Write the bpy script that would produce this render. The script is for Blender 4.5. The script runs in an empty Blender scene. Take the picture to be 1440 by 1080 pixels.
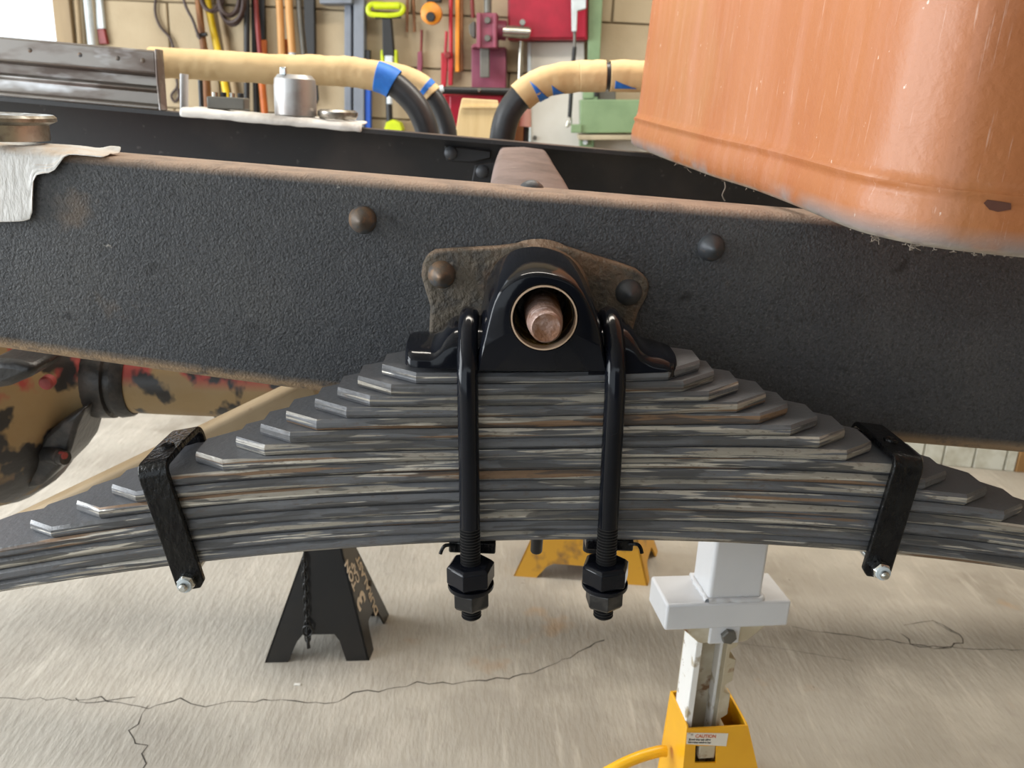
import bpy, bmesh, math, random
from mathutils import Vector as V, Matrix, noise as mnoise
random.seed(7)
C = bpy.context.scene.collection
SC = bpy.context.scene

# ------------------------------------------------------------------ camera
CAM = V((0, -0.86, 1.10))
FPX = 1200.0
PITCH, ROLL, YAW = math.radians(18.0), math.radians(2.9), math.radians(1.7)
h_ = V((math.sin(YAW), math.cos(YAW), 0))
r0 = V((math.cos(YAW), -math.sin(YAW), 0))
FW = h_ * math.cos(PITCH) - V((0, 0, 1)) * math.sin(PITCH)
u0 = h_ * math.sin(PITCH) + V((0, 0, 1)) * math.cos(PITCH)
RT = r0 * math.cos(ROLL) + u0 * math.sin(ROLL)
UP = u0 * math.cos(ROLL) - r0 * math.sin(ROLL)
cd = bpy.data.cameras.new('camera')
cam = bpy.data.objects.new('camera', cd)
C.objects.link(cam)
cd.sensor_width = 36.0
cd.lens = FPX / 1440 * 36
cd.clip_start = 0.02
cd.dof.use_dof = True
cd.dof.focus_distance = 0.93
cd.dof.aperture_fstop = 8.0
mw = Matrix((RT, UP, -FW)).transposed().to_4x4()
mw.translation = CAM
cam.matrix_world = mw
SC.camera = cam

# ------------------------------------------------------------------ sky and exposure
SC.view_settings.view_transform = 'Standard'
SC.view_settings.look = 'None'
SC.view_settings.gamma = 1
SC.view_settings.use_curve_mapping = False
SC.view_settings.exposure = 0.55
w = bpy.data.worlds.new('sky')
SC.world = w
w.use_nodes = True
bg = w.node_tree.nodes['Background']
bg.inputs['Color'].default_value = (0.86, 0.94, 1.0, 1)
bg.inputs['Strength'].default_value = 1.5

def area(name, loc, target, sx, sy, power, col):
    l = bpy.data.lights.new(name, 'AREA')
    l.shape = 'RECTANGLE'; l.size = sx; l.size_y = sy; l.energy = power; l.color = col
    o = bpy.data.objects.new(name, l); C.objects.link(o)
    o.location = loc
    o.rotation_euler = (V(target) - V(loc)).to_track_quat('-Z', 'Y').to_euler()
    return o
area('daylight_garage_door', (-3.6, 0.3, 1.4), (0, 0.5, 0.7), 3.0, 2.0, 140, (0.93, 0.97, 1.0))
area('ceiling_tube', (0.5, 1.3, 2.55), (0.5, 1.3, 0), 2.4, 0.3, 38, (1.0, 0.93, 0.82))

# ------------------------------------------------------------------ pixel -> world
def ray(px, py):
    return FW + RT * ((px - 720) / FPX) - UP * ((py - 540) / FPX)
def P(px, py, Y):
    d = ray(px, py)
    return CAM + d * ((Y - CAM.y) / d.y)
def PZ(px, py, Z=0.0):
    d = ray(px, py)
    return CAM + d * ((Z - CAM.z) / d.z)
def PN(px, py, n, p0):
    d = ray(px, py)
    return CAM + d * ((p0 - CAM).dot(n) / d.dot(n))
WK = 0.07
WN = V((WK, 1, 0)).normalized()          # wall normal pointing away from the room
WT = V((1, -WK, 0)).normalized()         # along the wall
W0 = V((0, 2.85, 0))
def Wp(px, py, off=0.0):
    return PN(px, py, WN, W0 - WN * off)

# ------------------------------------------------------------------ mesh building
ORG = {}
class MB:
    def __init__(s):
        s.v = []; s.f = []
    def add(s, vs, fs):
        n = len(s.v)
        s.v += [V(a) for a in vs]
        s.f += [tuple(i + n for i in f) for f in fs]
        return s
    def hexa(s, p):      # 8 points: bottom 4, top 4 (same order)
        return s.add(p, [(3, 2, 1, 0), (4, 5, 6, 7), (0, 1, 5, 4), (1, 2, 6, 5), (2, 3, 7, 6), (3, 0, 4, 7)])
    def box(s, c, size, ax=None):
        c = V(c); a = ax or (V((1, 0, 0)), V((0, 1, 0)), V((0, 0, 1)))
        x, y, z = a[0] * size[0] / 2, a[1] * size[1] / 2, a[2] * size[2] / 2
        return s.hexa([c - x - y - z, c + x - y - z, c + x + y - z, c - x + y - z,
                       c - x - y + z, c + x - y + z, c + x + y + z, c - x + y + z])
    def prism(s, poly, vec):
        n = len(poly); vec = V(vec)
        vs = [V(p) for p in poly] + [V(p) + vec for p in poly]
        fs = [tuple(range(n)), tuple(range(2 * n - 1, n - 1, -1))]
        fs += [(i, (i + 1) % n, n + (i + 1) % n, n + i) for i in range(n)]
        return s.add(vs, fs)
    def rings(s, rs, closed_ends=True):
        m = len(rs[0])
        vs = [p for r in rs for p in r]
        fs = []
        for i in range(len(rs) - 1):
            for j in range(m):
                k = (j + 1) % m
                fs.append((i * m + j, i * m + k, (i + 1) * m + k, (i + 1) * m + j))
        if closed_ends:
            fs.append(tuple(range(m - 1, -1, -1)))
            fs.append(tuple(range((len(rs) - 1) * m, len(rs) * m)))
        return s.add(vs, fs)
    def tube(s, path, r, n=12, caps=True, jit=0.0):
        path = [V(p) for p in path]
        rs = r if isinstance(r, (list, tuple)) else [r] * len(path)
        T = []
        for i in range(len(path)):
            a = path[max(i - 1, 0)]; b = path[min(i + 1, len(path) - 1)]
            T.append((b - a).normalized())
        ref = V((0, 0, 1)) if abs(T[0].z) < 0.9 else V((0, 1, 0))
        nrm = (ref - T[0] * ref.dot(T[0])).normalized()
        out = []
        for i, p in enumerate(path):
            nrm = (nrm - T[i] * nrm.dot(T[i])).normalized()
            b = T[i].cross(nrm)
            dv = [nrm * math.cos(2 * math.pi * j / n) + b * math.sin(2 * math.pi * j / n) for j in range(n)]
            out.append([p + q * (rs[i] * (1 + (jit * (mnoise.noise((p + q * rs[i]) * 28) + .7 * mnoise.noise((p + q * rs[i]) * 75)) if jit else 0))) for q in dv])
        return s.rings(out, caps)
    def lathe(s, o, ax, prof, n=24, caps=True, ph=0.0):
        o = V(o); ax = V(ax).normalized()
        ref = V((0, 0, 1)) if abs(ax.z) < 0.9 else V((1, 0, 0))
        a = (ref - ax * ref.dot(ax)).normalized(); b = ax.cross(a)
        rs = [[o + ax * t + (a * math.cos(2 * math.pi * j / n + ph) + b * math.sin(2 * math.pi * j / n + ph)) * r for j in range(n)] for t, r in prof]
        return s.rings(rs, caps)
    def annulus(s, o, ax, ri, ro, t, n=32):
        o = V(o); ax = V(ax).normalized()
        return s.lathe_closed(o, ax, [(0, ri), (0, ro), (t, ro), (t, ri)], n)
    def lathe_closed(s, o, ax, prof, n=32):
        o = V(o); ax = V(ax).normalized()
        ref = V((0, 0, 1)) if abs(ax.z) < 0.9 else V((1, 0, 0))
        a = (ref - ax * ref.dot(ax)).normalized(); b = ax.cross(a)
        rs = [[o + ax * t + (a * math.cos(2 * math.pi * j / n) + b * math.sin(2 * math.pi * j / n)) * r for t, r in prof] for j in range(n)]
        return s.rings(rs + [rs[0]], False)
    def ribbon(s, path, wv, th):          # flat strap swept along path; wv = width vector; th = thickness
        path = [V(p) for p in path]; wv = V(wv); wn = wv.normalized()
        rs = []
        for i, p in enumerate(path):
            a = path[max(i - 1, 0)]; b = path[min(i + 1, len(path) - 1)]
            t = (b - a).normalized(); nn = t.cross(wn).normalized()
            rs.append([p - wv / 2 - nn * th / 2, p + wv / 2 - nn * th / 2, p + wv / 2 + nn * th / 2, p - wv / 2 + nn * th / 2])
        return s.rings(rs)
    def grid(s, rows):
        m = len(rows[0]); vs = [p for r in rows for p in r]; fs = []
        for i in range(len(rows) - 1):
            for j in range(m - 1):
                fs.append((i * m + j, i * m + j + 1, (i + 1) * m + j + 1, (i + 1) * m + j))
        return s.add(vs, fs)
    def build(s, name, mat, parent=None, ang=35, bevel=0, seg=2, solid=0, sub=0, org=None):
        if parent is not None:
            o0 = ORG[parent]
        elif org is not None:
            o0 = V(org)
        else:
            xs = [p.x for p in s.v]; ys = [p.y for p in s.v]; zs = [p.z for p in s.v]
            o0 = V(((min(xs) + max(xs)) / 2, (min(ys) + max(ys)) / 2, min(zs)))
        me = bpy.data.meshes.new(name)
        me.from_pydata([tuple(p - o0) for p in s.v], [], s.f)
        bm = bmesh.new(); bm.from_mesh(me)
        bmesh.ops.remove_doubles(bm, verts=bm.verts, dist=1e-6)
        bmesh.ops.recalc_face_normals(bm, faces=bm.faces)
        bm.to_mesh(me); bm.free()
        me.polygons.foreach_set('use_smooth', [True] * len(me.polygons))
        me.set_sharp_from_angle(angle=math.radians(ang))
        me.materials.append(mat)
        o = bpy.data.objects.new(name, me); C.objects.link(o)
        if parent is not None:
            o.parent = parent
        else:
            o.location = o0
        ORG[o] = o0
        if solid:
            m = o.modifiers.new('solid', 'SOLIDIFY'); m.thickness = solid; m.offset = 0
        if bevel:
            m = o.modifiers.new('bevel', 'BEVEL'); m.width = bevel; m.segments = seg; m.limit_method = 'ANGLE'
            m.angle_limit = math.radians(30); m.harden_normals = False
        if sub:
            m = o.modifiers.new('sub', 'SUBSURF'); m.levels = sub; m.render_levels = sub
        return o
def tag(o, label=None, cat=None, group=None, kind=None):
    if label: o['label'] = label
    if cat: o['category'] = cat
    if group: o['group'] = group
    if kind: o['kind'] = kind
    return o
def thing(name, loc, label, cat, group=None):
    o = bpy.data.objects.new(name, None); C.objects.link(o)
    o.location = loc; o.empty_display_size = 0.05; ORG[o] = V(loc)
    return tag(o, label, cat, group)
def inst(src, name, mat4, parent):
    o = src.copy(); o.name = name; C.objects.link(o)
    o.parent = parent; o.matrix_local = mat4
    return o
def smooth_path(pts, k=6):
    pts = [V(p) for p in pts]; out = []
    for i in range(len(pts) - 1):
        p0 = pts[max(i - 1, 0)]; p1 = pts[i]; p2 = pts[i + 1]; p3 = pts[min(i + 2, len(pts) - 1)]
        for j in range(k):
            t = j / k
            out.append(0.5 * ((2 * p1) + (p2 - p0) * t + (2 * p0 - 5 * p1 + 4 * p2 - p3) * t * t + (3 * p1 - p0 - 3 * p2 + p3) * t ** 3))
    out.append(pts[-1])
    return out

# ------------------------------------------------------------------ materials
def lin(h):
    h = h.lstrip('#'); c = [int(h[i:i + 2], 16) / 255 for i in (0, 2, 4)]
    return tuple(x / 12.92 if x <= 0.04045 else ((x + 0.055) / 1.055) ** 2.4 for x in c) + (1,)
def col(c):
    return lin(c) if isinstance(c, str) else tuple(c) + ((1,) if len(c) == 3 else ())
def mat(name, base, rough=0.5, metal=0.0, layers=(), bump=None, coat=0.0, spec=0.5, bump2=None, coord='Object'):
    m = bpy.data.materials.new(name); m.use_nodes = True
    nt = m.node_tree; N = nt.nodes; L = nt.links
    b = N['Principled BSDF']
    b.inputs['Base Color'].default_value = col(base); b.inputs['Roughness'].default_value = rough
    b.inputs['Metallic'].default_value = metal; b.inputs['Specular IOR Level'].default_value = spec
    b.inputs['Coat Weight'].default_value = coat; b.inputs['Coat Roughness'].default_value = 0.08
    if not layers and not bump: return m
    tc = N.new('ShaderNodeTexCoord'); oi = N.new('ShaderNodeObjectInfo')
    wm = N.new('ShaderNodeMath'); wm.operation = 'MULTIPLY'; wm.inputs[1].default_value = 37.0
    L.new(oi.outputs['Random'], wm.inputs[0])
    def noise(scale, stretch=(1, 1, 1), detail=4, seed=0.0, rgh=0.55, dist=0.0, coord=coord):
        mp = N.new('ShaderNodeMapping'); mp.inputs['Scale'].default_value = stretch
        mp.inputs['Location'].default_value = (seed * 3.1, seed * 1.7, seed * 2.3)
        L.new(tc.outputs[coord], mp.inputs['Vector'])
        n = N.new('ShaderNodeTexNoise'); n.noise_dimensions = '4D'
        n.inputs['Scale'].default_value = scale; n.inputs['Detail'].default_value = detail
        n.inputs['Roughness'].default_value = rgh; n.inputs['Distortion'].default_value = dist
        L.new(mp.outputs[0], n.inputs['Vector']); L.new(wm.outputs[0], n.inputs['W'])
        return n.outputs['Fac']
    cur = None; curr = None; curm = None
    geo = N.new('ShaderNodeNewGeometry'); sx = N.new('ShaderNodeSeparateXYZ'); L.new(geo.outputs['Normal'], sx.inputs[0])
    so = N.new('ShaderNodeSeparateXYZ'); L.new(tc.outputs['Object'], so.inputs[0])
    su = N.new('ShaderNodeSeparateXYZ'); L.new(tc.outputs['UV'], su.inputs[0])
    for i, ly in enumerate(layers):
        f = noise(ly.get('scale', 10), ly.get('stretch', (1, 1, 1)), ly.get('detail', 4), ly.get('seed', i + 1.0), ly.get('rgh', 0.55), ly.get('dist', 0))
        mr = N.new('ShaderNodeMapRange'); mr.inputs['From Min'].default_value = ly.get('lo', 0.45); mr.inputs['From Max'].default_value = ly.get('hi', 0.6)
        mr.inputs['To Max'].default_value = ly.get('amt', 1.0)
        L.new(f, mr.inputs['Value']); f = mr.outputs[0]
        mk = ly.get('mask')
        if mk:
            src = {'up': sx.outputs['Z'], 'front': sx.outputs['Y'], 'x': so.outputs['X'], 'y': so.outputs['Y'], 'z': so.outputs['Z'], 'v': su.outputs['Y']}[mk[0]]
            m2 = N.new('ShaderNodeMapRange'); m2.inputs['From Min'].default_value = mk[1]; m2.inputs['From Max'].default_value = mk[2]
            L.new(src, m2.inputs['Value'])
            mm = N.new('ShaderNodeMath'); mm.operation = 'MULTIPLY'; L.new(f, mm.inputs[0]); L.new(m2.outputs[0], mm.inputs[1]); f = mm.outputs[0]
        mx = N.new('ShaderNodeMix'); mx.data_type = 'RGBA'
        L.new(f, mx.inputs['Factor'])
        if cur is None: mx.inputs['A'].default_value = col(base)
        else: L.new(cur, mx.inputs['A'])
        mx.inputs['B'].default_value = col(ly['color']); cur = mx.outputs['Result']
        for key, store in (('rough', 'r'), ('metal', 'm')):
            if key in ly:
                mf = N.new('ShaderNodeMix'); L.new(f, mf.inputs['Factor'])
                old = curr if store == 'r' else curm
                if old is None: mf.inputs['A'].default_value = rough if store == 'r' else metal
                else: L.new(old, mf.inputs['A'])
                mf.inputs['B'].default_value = ly[key]
                if store == 'r': curr = mf.outputs['Result']
                else: curm = mf.outputs['Result']
    if cur is not None: L.new(cur, b.inputs['Base Color'])
    if curr is not None: L.new(curr, b.inputs['Roughness'])
    if curm is not None: L.new(curm, b.inputs['Metallic'])
    nrm = None
    for bp in (bump, bump2):
        if not bp: continue
        f = noise(bp[0], bp[3] if len(bp) > 3 else (1, 1, 1), 3, 9.0, coord='Object')
        bn = N.new('ShaderNodeBump'); bn.inputs['Strength'].default_value = bp[1]; bn.inputs['Distance'].default_value = bp[2]
        L.new(f, bn.inputs['Height'])
        if nrm is not None: L.new(nrm, bn.inputs['Normal'])
        nrm = bn.outputs['Normal']
    if nrm is not None: L.new(nrm, b.inputs['Normal'])
    return m
K = {}
K['rail'] = mat('rail_paint', (.047, .050, .056), .55, 0, [
    dict(color=(.075, .075, .075), scale=9, lo=.45, hi=.75, amt=.7),
    dict(color=(.12, .12, .12), scale=330, lo=.52, hi=.70, amt=.5, detail=2),
    dict(color=(.014, .014, .015), scale=240, lo=.50, hi=.34, amt=.6, detail=2, seed=21),
    dict(color=(.015, .015, .017), scale=22, lo=.66, hi=.70, amt=.8, detail=2),
    dict(color=(.30, .28, .25), scale=45, lo=.735, hi=.76, amt=.8, detail=5),
    dict(color=(.17, .12, .08), scale=7, lo=.70, hi=.76, amt=.5),
    dict(color=(.42, .31, .235), scale=30, lo=.0, hi=.55, mask=('up', .25, .85), rough=.85),
    dict(color=(.34, .235, .14), scale=70, lo=.25, hi=.5, mask=('up', -.10, -.55), rough=.9),
], bump=(330, .9, .0022), bump2=(25, .3, .006))
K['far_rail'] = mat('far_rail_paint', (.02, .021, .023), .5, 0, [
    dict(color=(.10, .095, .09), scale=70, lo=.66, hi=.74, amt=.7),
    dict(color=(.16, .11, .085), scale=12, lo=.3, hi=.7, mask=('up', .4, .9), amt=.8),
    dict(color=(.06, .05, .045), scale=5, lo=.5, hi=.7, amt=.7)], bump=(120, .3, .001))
K['rust'] = mat('rusty_casting', (.115, .095, .072), .8, 0, [
    dict(color=(.06, .055, .05), scale=40, lo=.5, hi=.65),
    dict(color=(.19, .12, .075), scale=18, lo=.50, hi=.68, amt=.8),
    dict(color=(.33, .23, .155), scale=24, lo=.3, hi=.6, mask=('up', .3, .8)),
    dict(color=(.24, .21, .17), scale=90, lo=.62, hi=.72, amt=.8)], bump=(140, 1.0, .005))
K['rivet'] = mat('rivet_steel', (.13, .105, .085), .55, .4, [
    dict(color=(.24, .15, .09), scale=70, lo=.5, hi=.6, amt=.8), dict(color=(.10, .11, .12), scale=50, lo=.5, hi=.6)], bump=(200, .4, .001))
K['rivet_blue'] = mat('rivet_greyblue', (.075, .08, .088), .5, .4, [
    dict(color=(.22, .14, .09), scale=70, lo=.6, hi=.68, amt=.8)], bump=(200, .4, .001))
K['leaf'] = mat('leaf_paint', (.118, .122, .132), .45, 0, [
    dict(color=(.070, .070, .072), scale=1, lo=.45, hi=.62, stretch=(9, 1.0, 1), mask=('front', -.4, -.8)),
    dict(color=(.33, .305, .26), scale=1, lo=.55, hi=.568, stretch=(4.5, 1.5, 1), mask=('front', -.35, -.75), rough=.40, metal=.3, detail=2),
    dict(color=(.56, .53, .47), scale=1, lo=.575, hi=.595, stretch=(6, 2.4, 1), mask=('front', -.35, -.75), rough=.33, metal=.5, seed=5, detail=3),
    dict(color=(.20, .125, .075), scale=1, lo=.60, hi=.63, stretch=(3, 1.4, 1), mask=('front', -.3, -.7), rough=.6, seed=8, detail=3),
    dict(color=(.09, .065, .05), scale=1, lo=.56, hi=.66, stretch=(110, 5, 1), mask=('front', -.4, -.8), amt=.55),
    dict(color=(.052, .052, .054), scale=1, lo=.56, hi=.575, stretch=(9, 1.2, 1), seed=13, mask=('front', -.4, -.8), amt=.8, detail=2),
], bump=(170, .35, .002), bump2=(30, .3, .003, (1, 1, 5)), coord='UV')
K['gloss'] = mat('gloss_black', (.004, .005, .008), .12, 0, [
    dict(color=(.007, .008, .012), scale=8, lo=.4, hi=.6)], bump=(45, .15, .002), spec=.22)
K['strap'] = mat('rough_gloss_black', (.005, .005, .006), .2, 0, [
    dict(color=(.009, .009, .009), scale=30, lo=.4, hi=.6)], bump=(150, .9, .0028, (1.0, 1, .5)), spec=.22)
K['blacknut'] = mat('phosphate_black', (.012, .012, .013), .34, .1, [
    dict(color=(.045, .042, .04), scale=40, lo=.52, hi=.66)], bump=(220, .15, .0006))
K['threadsteel'] = mat('thread_steel', (.035, .035, .037), .28, .6)
K['oldsteel2'] = mat('grey_steel', (.42, .415, .41), .42, .6, [dict(color=(.28, .25, .23), scale=14, lo=.45, hi=.65)])
K['zinc'] = mat('zinc_plate', (.62, .66, .68), .25, 1, [dict(color=(.42, .42, .38), scale=120, lo=.45, hi=.6)])
K['stub'] = mat('rusty_spindle', (.30, .195, .16), .5, .3, [
    dict(color=(.52, .40, .37), scale=60, lo=.5, hi=.65, stretch=(1, 3, 1)),
    dict(color=(.20, .085, .035), scale=45, lo=.50, hi=.60),
    dict(color=(.22, .10, .05), scale=55, lo=.38, hi=.56, mask=('front', -.80, -.97))], bump=(160, .8, .003))
K['brass'] = mat('brass_bush', (.62, .48, .16), .22, 1, [dict(color=(.03, .024, .02), scale=22, lo=.50, hi=.56, rough=.35, metal=.1)], bump=(40, .5, .004))
K['ring'] = mat('tan_seal', (.55, .40, .28), .5, .2)
K['cab'] = mat('orange_cab_paint', (.41, .150, .052), .46, 0, [
    dict(color=(.36, .118, .040), scale=5, lo=.4, hi=.65, amt=.7, stretch=(1, 1, .5)),
    dict(color=(.40, .190, .075), scale=3.3, lo=.48, hi=.68, amt=.8, stretch=(1.6, 1, .6), seed=6),
    dict(color=(.50, .24, .165), scale=5, lo=.48, hi=.75, stretch=(8, 8, .5), amt=.35, seed=3),
    dict(color=(.62, .40, .31), scale=9, lo=.60, hi=.68, stretch=(24, 24, 1.0), amt=.6, seed=4, detail=8, rgh=.7),
    dict(color=(.75, .60, .50), scale=110, lo=.70, hi=.73, amt=.8, stretch=(1, 1, .6)),
    dict(color=(.25, .24, .235), scale=6, lo=.47, hi=.55, mask=('v', .024, .006), amt=.8, rough=.8),
    dict(color=(.46, .41, .33), scale=60, lo=.3, hi=.55, mask=('v', .006, .001), amt=.85, rough=.8),
], bump=(110, .3, .003))
K['chip'] = mat('bare_chip', (.10, .035, .02), .7)
K['debris'] = mat('cobweb_dirt', (.25, .21, .17), .95)
K['rustplate'] = mat('crossmember_rust', (.21, .155, .14), .75, 0, [
    dict(color=(.13, .095, .085), scale=16, lo=.4, hi=.65), dict(color=(.30, .24, .21), scale=60, lo=.62, hi=.72, amt=.7)], bump=(110, .5, .0015))
K['towel'] = mat('paper_towel', (.78, .77, .75), .9, 0, [
    dict(color=(.62, .36, .12), scale=9, lo=.42, hi=.6, mask=('up', .5, .9), amt=.75)], bump=(150, .8, .003, (1, 1, .4)))
K['rag'] = mat('shop_rag', (.72, .70, .66), .9, 0, [dict(color=(.45, .42, .38), scale=20, lo=.5, hi=.7)], bump=(140, .4, .002))
K['oldsteel'] = mat('bare_steel', (.24, .22, .20), .38, .8, [
    dict(color=(.12, .09, .075), scale=8, lo=.48, hi=.6, stretch=(.6, 2, 2), rough=.6, metal=.3),
    dict(color=(.75, .76, .78), scale=6, lo=.56, hi=.7, stretch=(.8, 1, 2), seed=5)], bump=(60, .2, .001))
K['bearing'] = mat('bearing_steel', (.42, .40, .36), .3, 1, [dict(color=(.15, .12, .08), scale=40, lo=.45, hi=.65, rough=.5, metal=.6)])
K['kraft'] = mat('kraft_paper', (.74, .54, .285), .75, 0, [dict(color=(.62, .42, .20), scale=6, lo=.4, hi=.7)], bump=(22, .3, .006))
K['tape'] = mat('blue_tape', (.02, .16, .62), .6, 0, [dict(color=(.03, .22, .75), scale=40, lo=.4, hi=.6)], bump=(60, .3, .002))
K['pipe'] = mat('black_pipe', (.035, .037, .041), .38, .1, [dict(color=(.06, .06, .065), scale=14, lo=.4, hi=.7)])
K['white'] = mat('white_enamel', (.66, .665, .68), .32, 0, [dict(color=(.57, .58, .60), scale=10, lo=.4, hi=.7, amt=.5)], bump=(35, .08, .002), coat=.15)
K['chipwhite'] = mat('chipped_white', (.80, .79, .76), .5, 0, [
    dict(color=(.40, .33, .22), scale=24, lo=.60, hi=.66), dict(color=(.22, .11, .05), scale=40, lo=.66, hi=.70)], bump=(90, .3, .001))
K['beigerust'] = mat('beige_rusty', (.47, .40, .28), .7, 0, [
    dict(color=(.60, .55, .44), scale=18, lo=.5, hi=.65),
    dict(color=(.24, .13, .06), scale=30, lo=.60, hi=.68), dict(color=(.08, .05, .03), scale=70, lo=.68, hi=.72)], bump=(120, .4, .001))
K['yellow'] = mat('yellow_enamel', (.86, .45, .012), .33, 0, [
    dict(color=(.76, .36, .01), scale=5, lo=.4, hi=.7),
    dict(color=(.10, .06, .035), scale=30, lo=.70, hi=.72, rough=.8)], bump=(60, .08, .001), coat=.15)
K['yellow_old'] = mat('yellow_worn', (.68, .35, .03), .5, 0, [
    dict(color=(.25, .13, .05), scale=18, lo=.56, hi=.70), dict(color=(.10, .07, .05), scale=9, lo=.62, hi=.72)])
K['standblack'] = mat('satin_black', (.009, .009, .010), .28, 0, [dict(color=(.016, .014, .012), scale=12, lo=.4, hi=.7)], bump=(60, .1, .001))
K['chain'] = mat('chain_black', (.03, .03, .03), .35, .5)
K['print'] = mat('cream_print', (.75, .66, .55), .7)
K['labelpaper'] = mat('label_paper', (.72, .66, .56), .6, 0, [dict(color=(.32, .26, .2), scale=60, lo=.6, hi=.68)])
K['redprint'] = mat('red_print', (.55, .12, .04), .7)
K['blackprint'] = mat('black_print', (.05, .045, .04), .7)
K['hole'] = mat('dark_inside', (.05, .042, .035), .8)
K['camo'] = mat('axle_paint', (.31, .215, .105), .6, 0, [
    dict(color=(.30, .20, .09), scale=14, lo=.4, hi=.65),
    dict(color=(.36, .06, .05), scale=8, lo=.46, hi=.50, mask=('z', .0, .02), seed=3),
    dict(color=(.17, .075, .06), scale=9, lo=.50, hi=.60, mask=('z', -.05, -.12), seed=7),
    dict(color=(.022, .02, .02), scale=7, lo=.535, hi=.565, seed=14, rough=.4, stretch=(1.3, 1, 1)),
    dict(color=(.03, .026, .025), scale=9, lo=.36, hi=.50, mask=('z', -.10, -.17), seed=15)], bump=(40, .4, .004))
K['grease'] = mat('greasy_black', (.02, .019, .019), .4, 0, [dict(color=(.06, .05, .045), scale=30, lo=.5, hi=.65)], bump=(60, .5, .004))
K['redbolt'] = mat('red_plug', (.26, .04, .035), .6)
K['tanbeam'] = mat('tan_beam', (.30, .22, .125), .65, 0, [
    dict(color=(.38, .29, .18), scale=8, lo=.45, hi=.65), dict(color=(.20, .13, .07), scale=26, lo=.62, hi=.7)])
# background
def plain(name, c, rough=.5, metal=0, c2=None, sc=14, stretch=(1, 1, 1), bump=None):
    K[name] = mat(name, c, rough, metal, [dict(color=c2 or tuple(x * .72 for x in col(c)[:3]), scale=sc, lo=.42, hi=.68, stretch=stretch)], bump)
plain('block', '#ab9b80', .9, 0, '#9c8b70', 3, (1, 1, 1), (90, .5, .003))
plain('mortar', '#9a8a6e', .95)
plain('added_wall_dark', '#3c3833', .9)  # dark tone for the added unseen wall, keeps reflections dim
plain('wood', '#c4935a', .55, 0, '#ad7c45', 8, (6, 6, .6))
plain('darkwood', '#8a5a30', .6, 0, '#4f3018', 8, (3, 3, .8))
plain('plywood', '#e0c898', .7, 0, '#cdb07a', 6, (5, 1, .5))
plain('jamb', '#9a8668', .8, 0, '#86745a', 5, (3, 3, .5))
plain('palewhite', '#c9d2d6', .5)
plain('yellowfib', '#e6c21c', .4)
plain('brownhose', '#3c2c28', .55)
plain('blackrub', '#1c1c1d', .5)
plain('greysteel', '#767c86', .5, .1, '#686e78')
plain('blue', '#1450b4', .45)
plain('lime', '#c4d414', .45)
plain('darkred', '#7a2420', .5)
plain('red', '#b01c2c', .42)
plain('crimson', '#a31a33', .38)
plain('mauve', '#8c4658', .45, 0, '#7a3a4c')
plain('maroon', '#6a2238', .5, 0, '#8a4a60', 5)
plain('chrome', '#b0aca0', .25, .9)
plain('iron', '#6e6c66', .5, .5)
plain('orange', '#e08a20', .45)
plain('orangedull', '#b05a1c', .5)
plain('green', '#7b9470', .5, 0, '#6f8865')
plain('panel', '#c9c6bf', .5, 0, '#b8b3a8', 4)
plain('beige', '#b3a88f', .6)
plain('pinkhandle', '#b98a80', .5)
plain('siding', '#d4d6cc', .6, 0, '#b6b4a4', 20)
plain('brownblock', '#a07a4c', .8)
plain('flake', '#e8e6e0', .6)

# ================================================================== the setting
def struct(name, mb, m, **kw):
    o = mb.build(name, m, **kw); o['kind'] = 'structure'; return o
K['floor'] = mat('garage_concrete', '#aea89d', .82, 0, [
    dict(color=lin('#9b9489'), scale=2.2, lo=.4, hi=.62),
    dict(color=lin('#bdb6aa'), scale=5, lo=.5, hi=.7, amt=.7),
    dict(color=lin('#888074'), scale=3.4, lo=.60, hi=.70, amt=.8, seed=4),
    dict(color=lin('#a98a68'), scale=4.2, lo=.66, hi=.72, amt=.55, seed=9),
    dict(color=lin('#9b938a'), scale=40, lo=.58, hi=.75, amt=.55),
    dict(color=lin('#4d463e'), scale=26, lo=.745, hi=.77, amt=.75, seed=2, detail=2),
    dict(color=lin('#c9c2b6'), scale=16, lo=.58, hi=.7, stretch=(3, .35, 1), amt=.4, seed=12),
], bump=(60, .5, .004, (1.6, .4, 1)), bump2=(7, .3, .01))
FLOORP = MB().add([(-9, -7, 0), (6, -7, 0), (6, 7, 0), (-9, 7, 0)], [(0, 1, 2, 3)])
floor = struct('floor', FLOORP, K['floor'], org=(0, 0, 0))
K['crack'] = mat('crack_dark', (.05, .042, .035), .95)
def crack(pts, wd, jit=0.006):
    pp = [PZ(x, y, .0004) for x, y in pts]; path = []
    for i in range(len(pp) - 1):
        n = max(2, int((pp[i + 1] - pp[i]).length / .018))
        for j in range(n):
            q = pp[i].lerp(pp[i + 1], j / n)
            path.append(q + V((random.uniform(-jit, jit), random.uniform(-jit, jit), 0)))
    path.append(pp[-1]); L, R = [], []
    for i, q in enumerate(path):
        a = path[max(i - 1, 0)]; b = path[min(i + 1, len(path) - 1)]
        t = (b - a).normalized(); n = V((-t.y, t.x, 0)) * wd * random.uniform(.25, 1)
        L.append(q + n); R.append(q - n)
    MB().grid([L, R]).build('crack', K['crack'], floor)
crack([(-40, 980), (40, 982), (100, 984), (140, 978), (170, 990), (210, 994), (255, 982), (285, 995), (340, 985), (400, 985), (470, 990), (500, 975), (545, 970), (590, 960), (640, 962), (700, 955), (760, 943), (810, 918), (850, 900)], .0017)
crack([(100, 984), (140, 988), (190, 980)], .0012)
crack([(210, 994), (180, 1030), (203, 1050), (197, 1100)], .0014)
crack([(1115, 880), (1150, 888), (1250, 900), (1290, 908), (1350, 912), (1460, 916)], .0016)
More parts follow.
